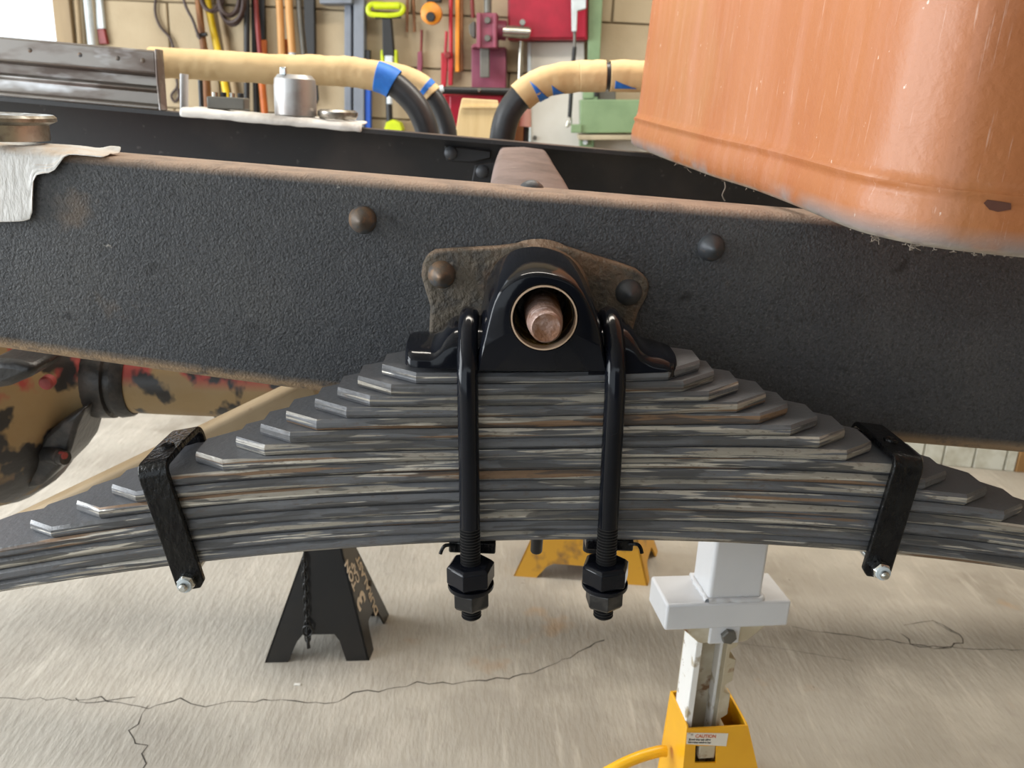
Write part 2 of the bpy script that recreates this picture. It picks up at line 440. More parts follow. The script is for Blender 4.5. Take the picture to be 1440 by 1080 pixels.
crack([(1270, 890), (1285, 908), (1330, 913), (1358, 900), (1340, 885), (1310, 872)], .002)
crack([(1270, 878), (1310, 872), (1350, 893)], .0012)
crack([(1040, 905), (1120, 915), (1200, 930)], .0007, .002)

XJ = Wp(104, 30).x
def wallpt(x, z, off=0):
    return V((x, W0.y - WK * x, z)) - WN * off
XR = 2.6
wall_back = struct('wall_back', MB().hexa([wallpt(XJ, 0, -.012), wallpt(XR, 0, -.012), wallpt(XR, 0, -.2), wallpt(XJ, 0, -.2),
    wallpt(XJ, 2.7, -.012), wallpt(XR, 2.7, -.012), wallpt(XR, 2.7, -.2), wallpt(XJ, 2.7, -.2)]), K['mortar'], org=wallpt(XJ, 0))
ax = (WT, WN, V((0, 0, 1)))
blk = None
L_ = XR - XJ
for r in range(13):
    x = XJ - (.2 if r % 2 else 0)
    while x < XR:
        xa, xb = max(x, XJ) + .003, min(x + .4, XR) - .003
        if xb - xa > .05:
            c = wallpt((xa + xb) / 2, r * .205 + .1025, -.006)
            full = abs((xb - xa) - .394) < .01
            if full and blk is not None:
                M4 = Matrix.Translation(c - blkc)
                inst(blk, 'block', M4, wall_back)
            else:
                o = MB().box(c, (xb - xa, .028, .199), ax).build('block', K['block'], wall_back, bevel=.003, seg=1)
                if full: blk = o; blkc = c
        x += .4
struct('wall_right', MB().box((2.65, -1, 1.35), (.1, 8.5, 2.7)), K['block'])
struct('ceiling', MB().box((-.6, .0, 2.76), (6.6, 6.2, .1)), K['panel'])
struct('added_dark_wall', MB().box((1.0, -3.9, 1.35), (3.3, .1, 2.7)), K['added_wall_dark'])  # unseen wall added behind the camera to cut brightness and darken reflections
struct('wall_left', MB().box((-3.85, 0, 2.45), (.1, 6.2, .5)), K['block'])
xa, xb = Wp(78, 30, .02).x, XJ
struct('trim_1', MB().hexa([wallpt(xa, 0, .03), wallpt(xb + .004, 0, .03), wallpt(xb + .004, 0, -.2), wallpt(xa, 0, -.2),
    wallpt(xa, 2.7, .03), wallpt(xb + .004, 2.7, .03), wallpt(xb + .004, 2.7, -.2), wallpt(xa, 2.7, -.2)]), K['jamb'], bevel=.004)

# ================================================================== truck frame
YR = 0.152
def line(p, q):
    return lambda X: p.z + (q.z - p.z) * (X - p.x) / (q.x - p.x)
ztop = line(P(100, 216, YR + .012), P(1150, 303, YR + .012))
zb1 = line(P(430, 559, YR), P(1300, 631, YR)); zb2 = line(P(0, 496, YR), P(430, 559, YR))
def zbot(X):
    a, b = zb1(X), zb2(X); k = .012
    return max(a, b) + math.log(1 + math.exp(-abs(a - b) / k)) * k * .5
frame_o = V((0, YR, 0.55))
frame = thing('truck_chassis', frame_o, 'black truck chassis frame of two long channel rails with rusty bracket', 'truck frame')
def channel(name, yf, sgn, wid, zt, zb, x0, x1, m, n=70, r=.014, th=.008):
    rs = []
    for i in range(n + 1):
        X = x0 + (x1 - x0) * i / n; a, b = zt(X), zb(X); pr = [(wid, a)]
        for k in range(6):
            t = math.pi / 2 * k / 5; pr.append((r - r * math.sin(t), a - r + r * math.cos(t)))
        q_r = r * 1.6
        for k in range(6):
            t = math.pi / 2 * k / 5; pr.append((q_r - q_r * math.cos(t), b + q_r - q_r * math.sin(t)))
        pr.append((wid, b)); pr.append((wid, b + th)); pr.append((q_r, b + th)); pr.append((th, b + q_r + .002))
        pr.append((th, a - th - .003)); pr.append((th + .003, a - th)); pr.append((wid, a - th))
        rs.append([V((X, yf + sgn * y, z)) for y, z in pr])
    return MB().rings(rs).build(name, m, frame, ang=50)
near_rail = channel('side_rail', YR, 1, .085, ztop, zbot, -1.25, 1.35, K['rail'])
FL = .91
fzt = line(P(0, 136, FL), P(890, 214, FL))
channel('side_rail', FL + .085, -1, .085, fzt, lambda X: fzt(X) - .24, -1.7, 1.5, K['far_rail'], n=10)['label'] = 'far rail of the frame, darker and seen from inside'
# vehicle plane through both rail tops
pa, pb, pc = V((-.4, YR + .085, ztop(-.4))), V((.4, YR + .085, ztop(.4))), V((0, FL, fzt(0)))
VN = (pb - pa).cross(pc - pa).normalized()
if VN.z < 0: VN = -VN
# crossmember
rs = []
for Y, xl, xr, y in ((.20, 686, 818, 272), (.25, 688, 812, 264), (.35, 689, 803, 249), (.45, 691, 795, 237), (.55, 693, 788, 228), (.65, 695, 782, 220), (.78, 698, 776, 211), (.96, 702, 769, 202)):
    a, b = P(xl, y, Y), P(xr, y, Y); z = (a.z + b.z) / 2 - .006; xs = []
    wv = b.x - a.x
    for t, dz in ((0, -.07), (0, -.014), (.03, -.005), (.10, 0), (.5, .003), (.90, 0), (.97, -.005), (1, -.014), (1, -.07)):
        xs.append(V((a.x + wv * t, Y, z + dz)))
    rs.append(xs)
cm = MB().rings(rs).build('cross_member', K['rustplate'], frame, ang=60, bevel=.003)
cp = P(748, 259, .235)
MB().lathe(cp - V((0, 0, .012)), VN, [(0, .017), (.006, .017), (.012, .013), (.016, .007), (.0175, 0.001)], 20).build('bolt', K['rivet_blue'], cm)
cp = P(734, 206, .93)
MB().lathe(cp - V((0, 0, .01)), VN, [(0, .013), (.009, .013), (.013, .008)], 14).build('bolt', K['rivet_blue'], cm)
# gussets on the inside of the far rail
fy = FL + .085 - .010
for poly in ([(625, 205), (690, 212), (690, 222), (664, 228), (628, 226)], [(668, 232), (700, 226), (700, 262), (662, 262)]):
    pts = [P(x, y, fy) for x, y in poly]
    MB().prism(pts, (0, -.006, 0)).build('gusset', K['far_rail'], frame, bevel=.002)
for (x, y) in ((634, 215), (678, 241)):
    MB().lathe(P(x, y, fy - .004), (0, -1, 0), [(0, .014), (.006, .013), (.010, .008), (.011, .001)], 16).build('rivet', K['rivet_blue'], frame)

# bracket and spindle on the near rail
br = [(592, 388), (594, 372), (600, 359), (612, 352), (640, 350), (700, 347), (730, 343), (765, 343), (795, 347), (830, 358), (870, 370), (895, 379), (910, 391), (914, 404), (909, 420), (898, 440), (889, 470), (880, 525), (602, 525), (603, 470), (605, 432), (598, 410)]
bkt = MB().prism([P(x, y, YR - .014) for x, y in br], (0, .016, 0)).build('spindle_bracket', K['rust'], frame, bevel=.005, seg=3)
SP = P(765, 447, 0.0)            # hole centre on the spring plane
cz = V((SP.x, 0, P(762, 440, YR - .01).z))
mb = MB().lathe((SP.x, YR - .01, SP.z - .010), (0, -1, 0), [(-.004, .070), (.003, .064), (.010, .060), (.018, .058), (.027, .057)], 40)
mb.build('spindle_collar', K['rust'], bkt, ang=40)
def rivet(x, y, yf, r, m, par):
    p = P(x, y, yf)
    return MB().lathe(p + V((0, .003, 0)), (0, -1, 0), [(0, r), (.004, r * 1.0), (.010, r * .86), (.015, r * .6), (.018, r * .36), (.021, r * .22), (.0225, .0005)], 22).build('rivet', m, par, ang=60)
rivet(621, 386, YR - .014, .0165, K['rivet'], bkt)
rivet(884, 411, YR - .014, .0160, K['rivet_blue'], bkt)
rivet(510, 309, YR, .0165, K['rivet'], near_rail)
rivet(1000, 348, YR, .0165, K['rivet_blue'], near_rail)
MB().lathe((SP.x, .06, SP.z), (0, -1, 0), [(0, .0195), (.030, .0195), (.066, .0192), (.090, .0172), (.099, .0160), (.1015, .0140), (.0995, .008), (.0985, .001)], 32).build('spindle', K['stub'], frame, ang=40)

# ================================================================== leaf spring
tz, bz = P(760, 523, 0).z, P(760, 761, 0).z
bpts = [P(x, y, 0) for x, y in ((0, 834), (130, 815), (262, 797), (430, 776), (540, 766), (650, 762), (760, 761), (900, 764), (1060, 770), (1215, 780), (1330, 790), (1440, 801))]
# least squares z = a + bX + cX^2
S = [[0] * 4 for _ in range(3)]
for p in bpts:
    q = (1, p.x, p.x * p.x)
    for i in range(3):
        for j in range(3): S[i][j] += q[i] * q[j]
        S[i][3] += q[i] * p.z
for i in range(3):
    pv = S[i][i]; S[i] = [v / pv for v in S[i]]
    for j in range(3):
        if j != i: S[j] = [v - S[j][i] * w_ for v, w_ in zip(S[j], S[i])]
A0, A1, A2 = S[0][3], S[1][3], S[2][3]
XC = P(760, 640, 0).x
TT = (tz - bz) / 16; LW = .104
def zleaf(i, X):                 # bottom of leaf i (1 = top)
    k = 1 + .16 * (1 - math.exp(-((X - XC) / .345) ** 2))
    return A0 + A1 * X + A2 * X * X + (16 - i) * TT * k
ends = [(585, 538, 939, 534), (550, 555, 960, 548), (520, 571, 996, 562), (487, 585, 1036, 578), (445, 603, 1068, 593), (408, 620, 1111, 609), (372, 638, 1152, 625), (314, 657, 1190, 642),
        (236, 690, 1266, 664), (192, 706, 1300, 682), (140, 728, 1359, 706), (73, 752, 1411, 726), (-40, 790, 1470, 745), (-120, 810, 1530, 765), (-190, 830, 1580, 780), (-230, 850, 1620, 800)]
spring = thing('leaf_spring', (XC, LW / 2, bz), 'thick grey stack of sixteen arched steel spring leaves below the frame rail', 'leaf spring')
for i, (xl, yl, xr, yr) in enumerate(ends, 1):
    a, b = P(xl, yl, 0).x, P(xr, yr, 0).x
    tip = .040; n = 44
    xs = [a - tip, a] + [a + (b - a) * j / n for j in range(1, n)] + [b, b + tip]
    rs = []
    dy = random.uniform(-.0015, .0015)
    for j, X in enumerate(xs):
        end = j in (0, len(xs) - 1)
        y0, y1 = (LW * .30, LW * .74) if end else (0, LW)
        y0 += dy; y1 += dy
        z0 = zleaf(i, X); z1 = z0 + (zleaf(i - 1, X) - z0) * .955
        e = .0042; g = .0034
        rs.append([V((X, y0, z0 + e)), V((X, y0 + g, z0 + .0002)), V((X, y1 - g, z0 + .0002)), V((X, y1, z0 + e)),
                   V((X, y1, z1 - e)), V((X, y1 - g, z1)), V((X, y0 + g, z1)), V((X, y0, z1 - e * .8))])
    lo = MB().rings(rs).build('leaf', K['leaf'], spring, ang=28)
    me = lo.data; uv = me.uv_layers.new(name='UVMap'); o0 = ORG[lo]
    for pol in me.polygons:
        for li in pol.loop_indices:
            co = me.vertices[me.loops[li].vertex_index].co + o0
            zb_l = zleaf(i, co.x); th_l = zleaf(i - 1, co.x) - zb_l
            uv.data[li].uv = (co.x + i * 3.7, (co.z - zb_l) / th_l + i * 5.3)
MB().lathe((P(755, 765, .05).x, .052, bz + .01), (0, 0, -1), [(0, .0072), (.051, .0072), (.053, .006)], 16).build('center_bolt', K['blacknut'], spring)

# ---------------------------------------------------------------- saddle
SY0, SY1 = .000, .108
wing_l = [(574, 506), (574, 497), (580, 489), (594, 483), (610, 477), (620, 468), (627, 456), (636, 447), (650, 443), (672, 443), (684, 452), (700, 470), (700, 524), (600, 524), (580, 519)]
wing_r = [(826, 524), (826, 470), (840, 450), (852, 443), (872, 443), (884, 450), (891, 461), (898, 474), (908, 481), (926, 484), (938, 490), (943, 500), (940, 513), (922, 521)]
sd = thing('spring_saddle', (SP.x, .04, tz), 'glossy black cast saddle seated on top leaf around the rusty spindle', 'spring saddle')
wl = [(574, 512), (576, 501), (582, 493), (592, 486), (603, 481), (613, 476), (621, 468), (628, 459), (636, 453), (646, 450), (676, 450), (700, 462)]
wr = [(943, 508), (941, 497), (935, 491), (924, 487), (910, 484), (901, 478), (894, 470), (888, 461), (881, 454), (872, 450), (846, 450), (824, 462)]
for st_ in (wl, wr):
    path = smooth_path([P(x, y, (SY0 + SY1) / 2) for x, y in st_], 3); rs = []
    for i, p in enumerate(path):
        wf = min(1, .62 + .38 * math.sin(min(1, i / 9) * math.pi / 2)); yc_ = (SY0 + SY1) / 2; hw_ = (SY1 - SY0) / 2 * wf
        x = p.x; zb_ = tz - .001; hgt_ = max(.017, p.z - zb_); row = []
        for k in range(19):
            a = math.pi * k / 18; e = 2 / 3.5
            cy_, sz_ = -math.cos(a), math.sin(a)
            row.append(V((x, yc_ + math.copysign(abs(cy_) ** e, cy_) * hw_, zb_ + hgt_ * sz_ ** e)))
        rs.append(row)
    MB().rings(rs).build('shoulder', K['gloss'], sd, ang=60)
mb = MB()
face = [(676, 523), (680, 500), (686, 477), (692, 450), (699, 425), (712, 404), (732, 390), (756, 385), (782, 389), (804, 399), (818, 415), (830, 440), (838, 462), (843, 490), (849, 523)]
F3 = smooth_path([P(765 + (x - 765) * 1.06, y, -.014) for x, y in face[:]], 4)
hc = P(765, 447, -.014)
poly2 = [(p.x - hc.x, p.z - hc.z) for p in F3]
def raypoly(th):
    dx, dz = math.cos(th), math.sin(th); best = None
    for i in range(len(poly2)):
        x1, z1 = poly2[i]; x2, z2 = poly2[(i + 1) % len(poly2)]
        ex, ez = x2 - x1, z2 - z1; den = dx * ez - dz * ex
        if abs(den) < 1e-9: continue
        t = (x1 * ez - z1 * ex) / den; u = (x1 * dz - z1 * dx) / den
        if t > 0 and -1e-6 <= u <= 1 + 1e-6: best = t if best is None else min(best, t)
    return best or .05
HR = .0335; N = 96
ths = [2 * math.pi * k / N for k in range(N)]
corner = [math.atan2(poly2[k][1], poly2[k][0]) for k in (0, len(poly2) - 1)]
ths = sorted(set([round(t, 5) for t in ths] + [round(c % (2 * math.pi), 5) for c in corner]))
loops = []
def lp(fr, Y, grow=0.0):
    return [V((hc.x + math.cos(t) * (fr if fr else raypoly(t) + grow), Y, hc.z + math.sin(t) * (fr if fr else raypoly(t) + grow))) for t in ths]
seqs = [lp(HR, .085), lp(HR, -.012), lp(HR + .002, -.0140), lp(None, -.0140, -.003), lp(None, -.0125, -.0007), lp(None, -.009, .0008), lp(None, .004, .0035), lp(None, .03, .0065), lp(None, .112, .0075), lp(HR + .012, .112)]
# keep the base flat: growth must not go below the top leaf
for s_ in seqs:
    for p in s_:
        p.z = max(p.z, tz - .0005 if p.y > 0 else tz - .001)
MB().rings(seqs, False).build('hub', K['gloss'], sd, ang=40)
mb = MB().annulus((hc.x, -.0160, hc.z), (0, 1, 0), .0322, .0338, .02, 48)
mb.build('seal_ring', K['ring'], sd, ang=40)
MB().lathe((hc.x, .07, hc.z), (0, -1, 0), [(0, .0333), (.004, .0333), (.045, .0325), (.072, .0322), (.0745, .0304), (.05, .0285), (.0, .027)], 48, False).build('bushing', K['brass'], sd, ang=40)

# ---------------------------------------------------------------- U-bolts
UY0, UY1 = -.0165, LW + .0145
def u_bolt(top, bot, label):
    pb_ = P(*bot, UY0); pm_ = P(top[0], top[1], (UY0 + UY1) / 2); pt = V((pm_.x, UY0, pm_.z - .0112))
    d = (pb_ - pt).normalized(); up = -d
    yv = V((0, 1, 0))
    apex = P(top[0], top[1], .0)                       # pixel of the crown as seen
    crown = pt + up * .0
    R = (UY1 - UY0) / 2
    rr = .0112
    flat = R                                     # crown corner radius
    zc = pt
    base = V((pb_.x, 0, pb_.z))
    Lg = (pt - pb_).length
    t = thing('u_bolt', pb_, label, 'bolt', 'U-bolts clamping the leaf spring')
    def at(y, l): return pb_ + up * l + yv * (y - UY0)
    thr = .118
    path = [at(UY0, thr - .002), at(UY0, Lg * .5), at(UY0, Lg - flat)]
    for k in range(1, 9):
        a = math.pi / 2 * k / 8
        path.append(at(UY0 + flat * (1 - math.cos(a)), Lg - flat + flat * math.sin(a)))
    for k in range(0, 9):
        a = math.pi / 2 * k / 8
        path.append(at(UY1 - flat + flat * math.sin(a), Lg - flat + flat * math.cos(a)))
    path += [at(UY1, Lg * .5), at(UY1, .012)]
    MB().tube(path, rr, 20).build('rod', K['gloss'], t, ang=50)
    # threaded end: turned ridges
    pr = [(0.0, .0075), (.002, .0095)]; z = .002
    while z < thr - .002:
        pr += [(z, .0088), (z + .0014, .0114), (z + .0020, .0114), (z + .0034, .0088)]; z += .0036
    pr += [(thr, .0112)]
    MB().lathe(pb_, up, pr, 24).build('thread', K['threadsteel'], t, ang=60)
    def hexnut(l0, l1, r, name, m, y=UY0, ph=.22, cham=.004):
        c = at(y, 0)
        return MB().lathe(c, up, [(l0, r * .88), (l0 + cham * .3, r * .92), (l0 + cham, r), (l1 - cham, r), (l1 - cham * .3, r * .9), (l1, r * .84)], 6, True, ph).build(name, m, t, ang=20, bevel=.0008, seg=2)
    hexnut(.0175, .0405, .0220, 'lock_nut', K['blacknut'], ph=.6, cham=.0035)
    nut = hexnut(.046, .072, .0275, 'nut', K['gloss'], ph=.25)
    MB().lathe(at(UY0, 0), up, [(.0405, .0235), (.041, .0255), (.0435, .0262), (.046, .0258)], 32).build('washer', K['gloss'], nut)
    nut2 = hexnut(.052, .078, .0275, 'nut', K['gloss'], y=UY1, ph=.5)
    return t, at, up
uL, atL, upv = u_bolt((660, 433), (663, 869), 'left glossy black U-bolt standing over the saddle beside its left shoulder')
uR, atR, _ = u_bolt((859, 433), (848, 868), 'right glossy black U-bolt standing over the saddle beside its right shoulder')
for t, at, sg, xs in ((uL, atL, -1, (632, 697)), (uR, atR, 1, (822, 888))):
    a, b = P(xs[0], 765, .02), P(xs[1], 765, .02)
    zt_ = min(zleaf(16, a.x), zleaf(16, b.x)) - .0008
    mb = MB().box(((a.x + b.x) / 2, .045, zt_ - .007), (b.x - a.x, .078, .014))
    pl = mb.build('clamp_plate', K['strap'], t, bevel=.002)
    ex = a.x if sg < 0 else b.x
    hk = [V((ex - sg * .006, .004, zt_ - .003)), V((ex + sg * .003, .002, zt_ - .002)), V((ex + sg * .007, .001, zt_ - .006)), V((ex + sg * .009, 0, zt_ - .012))]
    MB().tube(smooth_path(hk, 4), .0022, 8).build('wire_hook', K['strap'], pl)

# ---------------------------------------------------------------- rebound clips
def clip(ft, fb, sgn, label):
    Y0, Y1 = -.0055, LW + .0055
    a, b = P(*fb, Y0), P(*ft, Y0)
    up = (b - a).normalized(); L = (b - a).length
    side = V((up.z, 0, -up.x)).normalized()
    wv = side * .033; r = .011
    def at(y, l): return a + up * l + V((0, y - Y0, 0))
    path = [at(Y0, 0), at(Y0, L * .5), at(Y0, L - r)]
    for k in range(1, 6):
        q = math.pi / 2 * k / 5; path.append(at(Y0 + r * (1 - math.cos(q)), L - r + r * math.sin(q)))
    path.append(at(LW * .5, L + .001))
    for k in range(0, 6):
        q = math.pi / 2 * k / 5; path.append(at(Y1 - r + r * math.sin(q), L - r + r * math.cos(q)))
    path += [at(Y1, L * .5), at(Y1, 0)]
    t = thing('rebound_clip', a, label, 'spring clip', 'rebound clips around the leaf spring')
    mb = MB().ribbon(path, wv, .0075)
    # chamfered lower ends
    for y in (Y0, Y1):
        c = at(y, 0); q = V((0, .00375, 0))
        pts = [c - side * .0165, c + side * .0165, c + side * .0165 - up * .006, c + side * .010 - up * .014, c - side * .010 - up * .014, c - side * .0165 - up * .006]
        mb.prism([p - q for p in pts], q * 2)
    mb.build('strap', K['strap'], t, ang=40, bevel=.0016, seg=2)
    bl = -.001
    bo = MB().lathe(at(Y0, bl) + V((0, -.024, 0)), (0, 1, 0), [(0, .0028), (.001, .0042), (.003, .0050), (LW + .05, .0050)], 16).build('bolt', K['zinc'], t)
    MB().lathe(at(Y0, bl) + V((0, -.0040, 0)), (0, -1, 0), [(0, .0105), (.0085, .0105), (.0105, .0092), (.0125, .0080), (.0135, .006)], 6, True, .3).build('nut', K['zinc'], bo, ang=25, bevel=.0006)
    MB().lathe(at(Y0, bl) + V((0, -.0145, 0)), (0, -1, 0), [(0, .0084), (.0028, .0082), (.0032, .0058)], 24).build('nylon_ring', K['palewhite'], bo)
    MB().lathe(at(Y1, bl) + V((0, .004, 0)), (0, 1, 0), [(0, .0105), (.008, .0105)], 6, True, .1).build('bolt_head', K['zinc'], bo, ang=25)
    # plug weld dimple on the top
    MB().lathe(at(LW * .42, L + .0042), up, [(0, .0085), (.0022, .008), (.003, .006), (.0008, .003), (.0006, .0005)], 18).build('rivet', K['strap'], t)
clip((213, 657), (266, 812), -1, 'black rebound clip strapped around the left arm of the spring')
clip((1279, 648), (1234, 795), 1, 'black rebound clip strapped around the right arm of the spring')

# ================================================================== orange cab corner
cb0 = pa + VN * .012
bot = [(893, 207), (905, 212), (930, 222), (965, 235), (1000, 248), (1050, 264), (1100, 283), (1150, 304), (1195, 322), (1240, 334), (1300, 346), (1370, 355), (1440, 362), (1520, 369)]
plan = smooth_path([PN(x, y, VN, cb0) for x, y in bot], 5)
# round the far end of the plan away from view
p0 = plan[0]; d0 = (plan[1] - plan[0]).normalized()
far = [p0 + V((.30, .16, 0)), p0 + V((.08, .13, 0)), p0 + V((.01, .08, 0))]
ce = plan[-1] + V((.35, -.005, 0))
plan = smooth_path(far + [p0], 4)[:-1] + plan + [ce, ce + V((.06, .05, 0)), ce + V((.07, .35, 0))]
ctr = V((1.1, .6, 0))
prof = [(0.0, -.020), (.0006, -.006), (.006, .0005), (.016, .003), (.030, .003), (.042, .0005), (.048, -.001), (.0515, .0016), (.054, .0022), (.057, -.0018), (.066, -.004), (.10, -.005), (.2, -.005), (.62, -.005)]
rows = []
for t_, off in prof:
    row = []
    for i, p in enumerate(plan):
        a = plan[max(i - 1, 0)]; b = plan[min(i + 1, len(plan) - 1)]
        tg = (b - a); nn = V((tg.y, -tg.x, 0)).normalized()
        if nn.dot(V((p.x, p.y, 0)) - ctr) < 0: nn = -nn
        row.append(p + VN * t_ + nn * off)
    rows.append(row)
cab = thing('truck_cab', cb0 + V((.7, 0, 0)), 'orange painted truck cab with rounded rear corner overhanging the frame rail', 'truck cab')
ORG_cab = ORG[cab]
cabm = MB().grid(rows)
cabo = cabm.build('cab_skin', K['cab'], cab, ang=60, solid=.003)
uvl = cabo.data.uv_layers.new(name='UVMap'); o0 = ORG[cab]
for lp_ in cabo.data.loops:
    co = cabo.data.vertices[lp_.vertex_index].co + o0
    uvl.data[lp_.index].uv = (co.x, (co - cb0).dot(VN))
# paint chip, flat on the bead
def near_cab(px, py):
    d = ray(px, py); best = None
    for i in range(len(rows) - 1):
        for j in range(len(plan) - 1):
            q = rows[i][j]; e1 = rows[i][j + 1] - q; e2 = rows[i + 1][j] - q; n = e1.cross(e2)
            if n.length < 1e-12: continue
            den = d.dot(n)
            if abs(den) < 1e-12: continue
            s = (q - CAM).dot(n) / den; hp = CAM + d * s; w_ = hp - q
            u = w_.dot(e1) / e1.length_squared; v = w_.dot(e2) / e2.length_squared
            if -.05 <= u <= 1.05 and -.05 <= v <= 1.05 and s > 0 and (best is None or s < best[0]):
                best = (s, hp, n.normalized() * (-1 if den > 0 else 1))
    return best
hits = [near_cab(x, y) for x, y in ((1382, 286), (1388, 279), (1410, 282), (1421, 284), (1420, 295), (1402, 298), (1390, 295))]
if all(hits):
    MB().prism([h[1] + h[2] * .0018 for h in hits], hits[0][2] * .0005).build('paint_chip', K['chip'], cab)
mb = MB()
for (px, py) in [(1230 + random.uniform(-4, 6), 333) for _ in range(14)] + [(1280 + random.uniform(-5, 6), 344) for _ in range(12)] + [(950, 230), (966, 236)] + [(random.uniform(1130, 1420), 0) for _ in range(40)]:
    if py == 0:
        j = min(range(len(plan)), key=lambda k: abs((plan[k] - PN(px, 340, VN, cb0)).x)); q = plan[j]; ln = .003
    else:
        q = PN(px, py, VN, cb0); ln = .007
    d_ = V((random.uniform(-1, 1), random.uniform(-.6, .2), random.uniform(-1, .3))) * ln
    mb.tube(smooth_path([q, q + d_ * .4 + V((random.uniform(-.001, .001), 0, -.001)), q + d_ + V((random.uniform(-.002, .002), 0, 0))], 3), .0004, 4)
q = PN(1019, 256, VN, cb0)
mb.tube(smooth_path([q, q + V((.002, 0, -.008)), q + V((-.001, 0, -.018)), q + V((.004, 0, -.026))], 3), .0009, 5)
o = mb.build('cobweb', K['debris'], cab); o['kind'] = 'stuff'

# ================================================================== things on the near rail
def flat(p, dz): return V((p.x, p.y, p.z + dz))
rows = []
xs_ = [P(x, 230, YR).x for x in (-120, -60, 0, 30, 44, 46, 62, 80, 95, 110, 125, 140, 150)]
hang = [312, 312, 312, 311, 308, 246, 243, 244, 214, 211, 208, 206, 205]
back = [.075, .078, .08, .08, .08, .08, .08, .08, .078, .07, .06, .052, .045]
pxs = (-120, -60, 0, 30, 44, 46, 62, 80, 95, 110, 125, 140, 150)
for X, hy, bk, px in zip(xs_, hang, back, pxs):
    zt_ = ztop(X) + .0022; row = []
    zl = min(P(px, hy, YR - .004).z, zt_ - .001)
    for k in range(7):
        y = bk + (.014 - bk) * k / 6
        row.append(V((X, YR + y, zt_ + random.uniform(0, .0025) + (.007 if (bk < .07 and k == 0) else 0))))
    drop = zt_ - zl
    for k in range(1, 6):
        q = math.pi / 2 * k / 5; rr = min(.016, drop)
        row.append(V((X, YR + .014 - .0165 * math.sin(q), zt_ - rr * (1 - math.cos(q)))))
    for k in range(1, 9):
        rr = min(.016, drop); z = zt_ - rr - (drop - rr) * k / 8
        row.append(V((X + random.uniform(-.001, .001), YR - .0030 - random.uniform(0, .003) - .003 * k / 8, z)))
    rows.append(row)
tw = MB().grid(rows).build('paper_towel', K['towel'], ang=180, solid=.0015, sub=1)
tag(tw, 'white paper towel draped over the near rail with rust stain', 'paper towel')
rc = P(-12, 190, YR + .045); rc.z = ztop(rc.x) + .0065
br_ = thing('bearing_ring', rc, 'steel bearing ring lying on the rust-stained paper towel', 'bearing')
MB().lathe_closed(rc, (0, 0, 1), [(0, .045), (0, .062), (.018, .062), (.018, .045)], 48).build('cup', K['bearing'], br_)
MB().lathe_closed(rc + V((0, 0, .018)), (0, 0, 1), [(0, .045), (0, .062), (.004, .071), (.008, .071), (.011, .068), (.008, .052), (.008, .045)], 48).build('flange', K['bearing'], br_, ang=30)

# ================================================================== things on the far rail
def fr(px, Y=FL + .04, dz=0.0):
    X = P(px, 160, Y).x
    return V((X, Y, fzt(X) + dz))
XA, XB = P(-260, 90, FL).x, P(217, 90, FL).x
fsl = (fzt(1) - fzt(0))
prof = [(.0, .002), (.0, .012), (.012, .016), (.012, .052), (.004, .056), (.002, .062), (.020, .068), (.022, .098), (.004, .103), (.002, .108), (.004, .168), (.012, .172), (.032, .172), (.032, .002)]
sc_ = (P(200, 64, FL).z - P(200, 149, FL).z) / .172
st = thing('steel_sill', V((XB - .2, FL + .04, fzt(XB - .2))), 'bare steel ribbed sill section lying on far rail', 'steel section')
mb = MB()
for X0, X1 in ((XA, XB),):
    q = [V((X0, FL + y + .002, fzt(X0) + z * sc_)) for y, z in prof]
    q2 = [V((X1, FL + y + .002, fzt(X1) + z * sc_)) for y, z in prof]
    mb.rings([q, q2])
mb.build('body', K['oldsteel'], st, ang=20, bevel=.002)
ep = [V((XB + .003, FL + y - .003, fzt(XB) + z * sc_)) for y, z in [(0, .0), (-.004, .10), (.0, .176), (.034, .176), (.034, 0)]]
MB().prism(ep, (.005, 0, 0)).build('end_plate', K['oldsteel'], st, bevel=.002)
for px in (40, 110, 163, 198):
    X = P(px, 72, FL).x
    MB().lathe((X, FL + .006, fzt(X) + .140 * sc_), (0, -1, 0), [(0, .005), (.002, .004), (.003, .001)], 10).build('rivet', K['rivet'], st)

XA, XB = fr(264).x, fr(514).x
rows = []
for i in range(26):
    X = XA + (XB - XA) * i / 25; row = []
    for k, (y, z) in enumerate([(.085, .008), (.06, .006), (.03, .006), (.01, .007), (-.004, .005), (-.009, -.004), (-.006, -.009)]):
        row.append(V((X, FL + y, fzt(X) + z + .0014 + random.uniform(-.0012, .0022))))
    rows.append(row)
tag(MB().grid(rows).build('shop_rag', K['rag'], ang=180, solid=.005, sub=1), 'long white rag laid flat along the far rail top', 'rag')
b0 = fr(416, FL + .045, .0115)
bs = thing('steel_bushing', b0, 'grey steel cylinder standing upright on the white rag', 'bushing')
MB().lathe(b0, (0, 0, 1), [(0, .040), (.002, .0415), (.058, .0415), (.070, .040), (.078, .033), (.0785, .024), (.06, .022), (.055, .0005)], 40).build('body', K['oldsteel2'] if 'oldsteel2' in K else K['iron'], bs, ang=30)
MB().box(b0 + V((-.015, -.03, .083)), (.012, .01, .016)).build('lug', K['zinc'], bs, bevel=.002)
b1 = fr(322, FL + .05, .012)
bb = thing('valve_block', b1, 'small grey metal block with stubs lying on white rag', 'metal block')
MB().box(b1 + V((0, 0, .012)), (.075, .04, .024)).build('body', K['iron'], bb, bevel=.003)
for k in range(4):
    MB().lathe(b1 + V((-.026 + k * .017, 0, .024)), (0, 0, 1), [(0, .006), (.008, .006), (.009, .003)], 10).build('stub', K['blackrub'] if k % 2 else K['chrome'], bb)
b2 = fr(475, FL + .04, .0125)
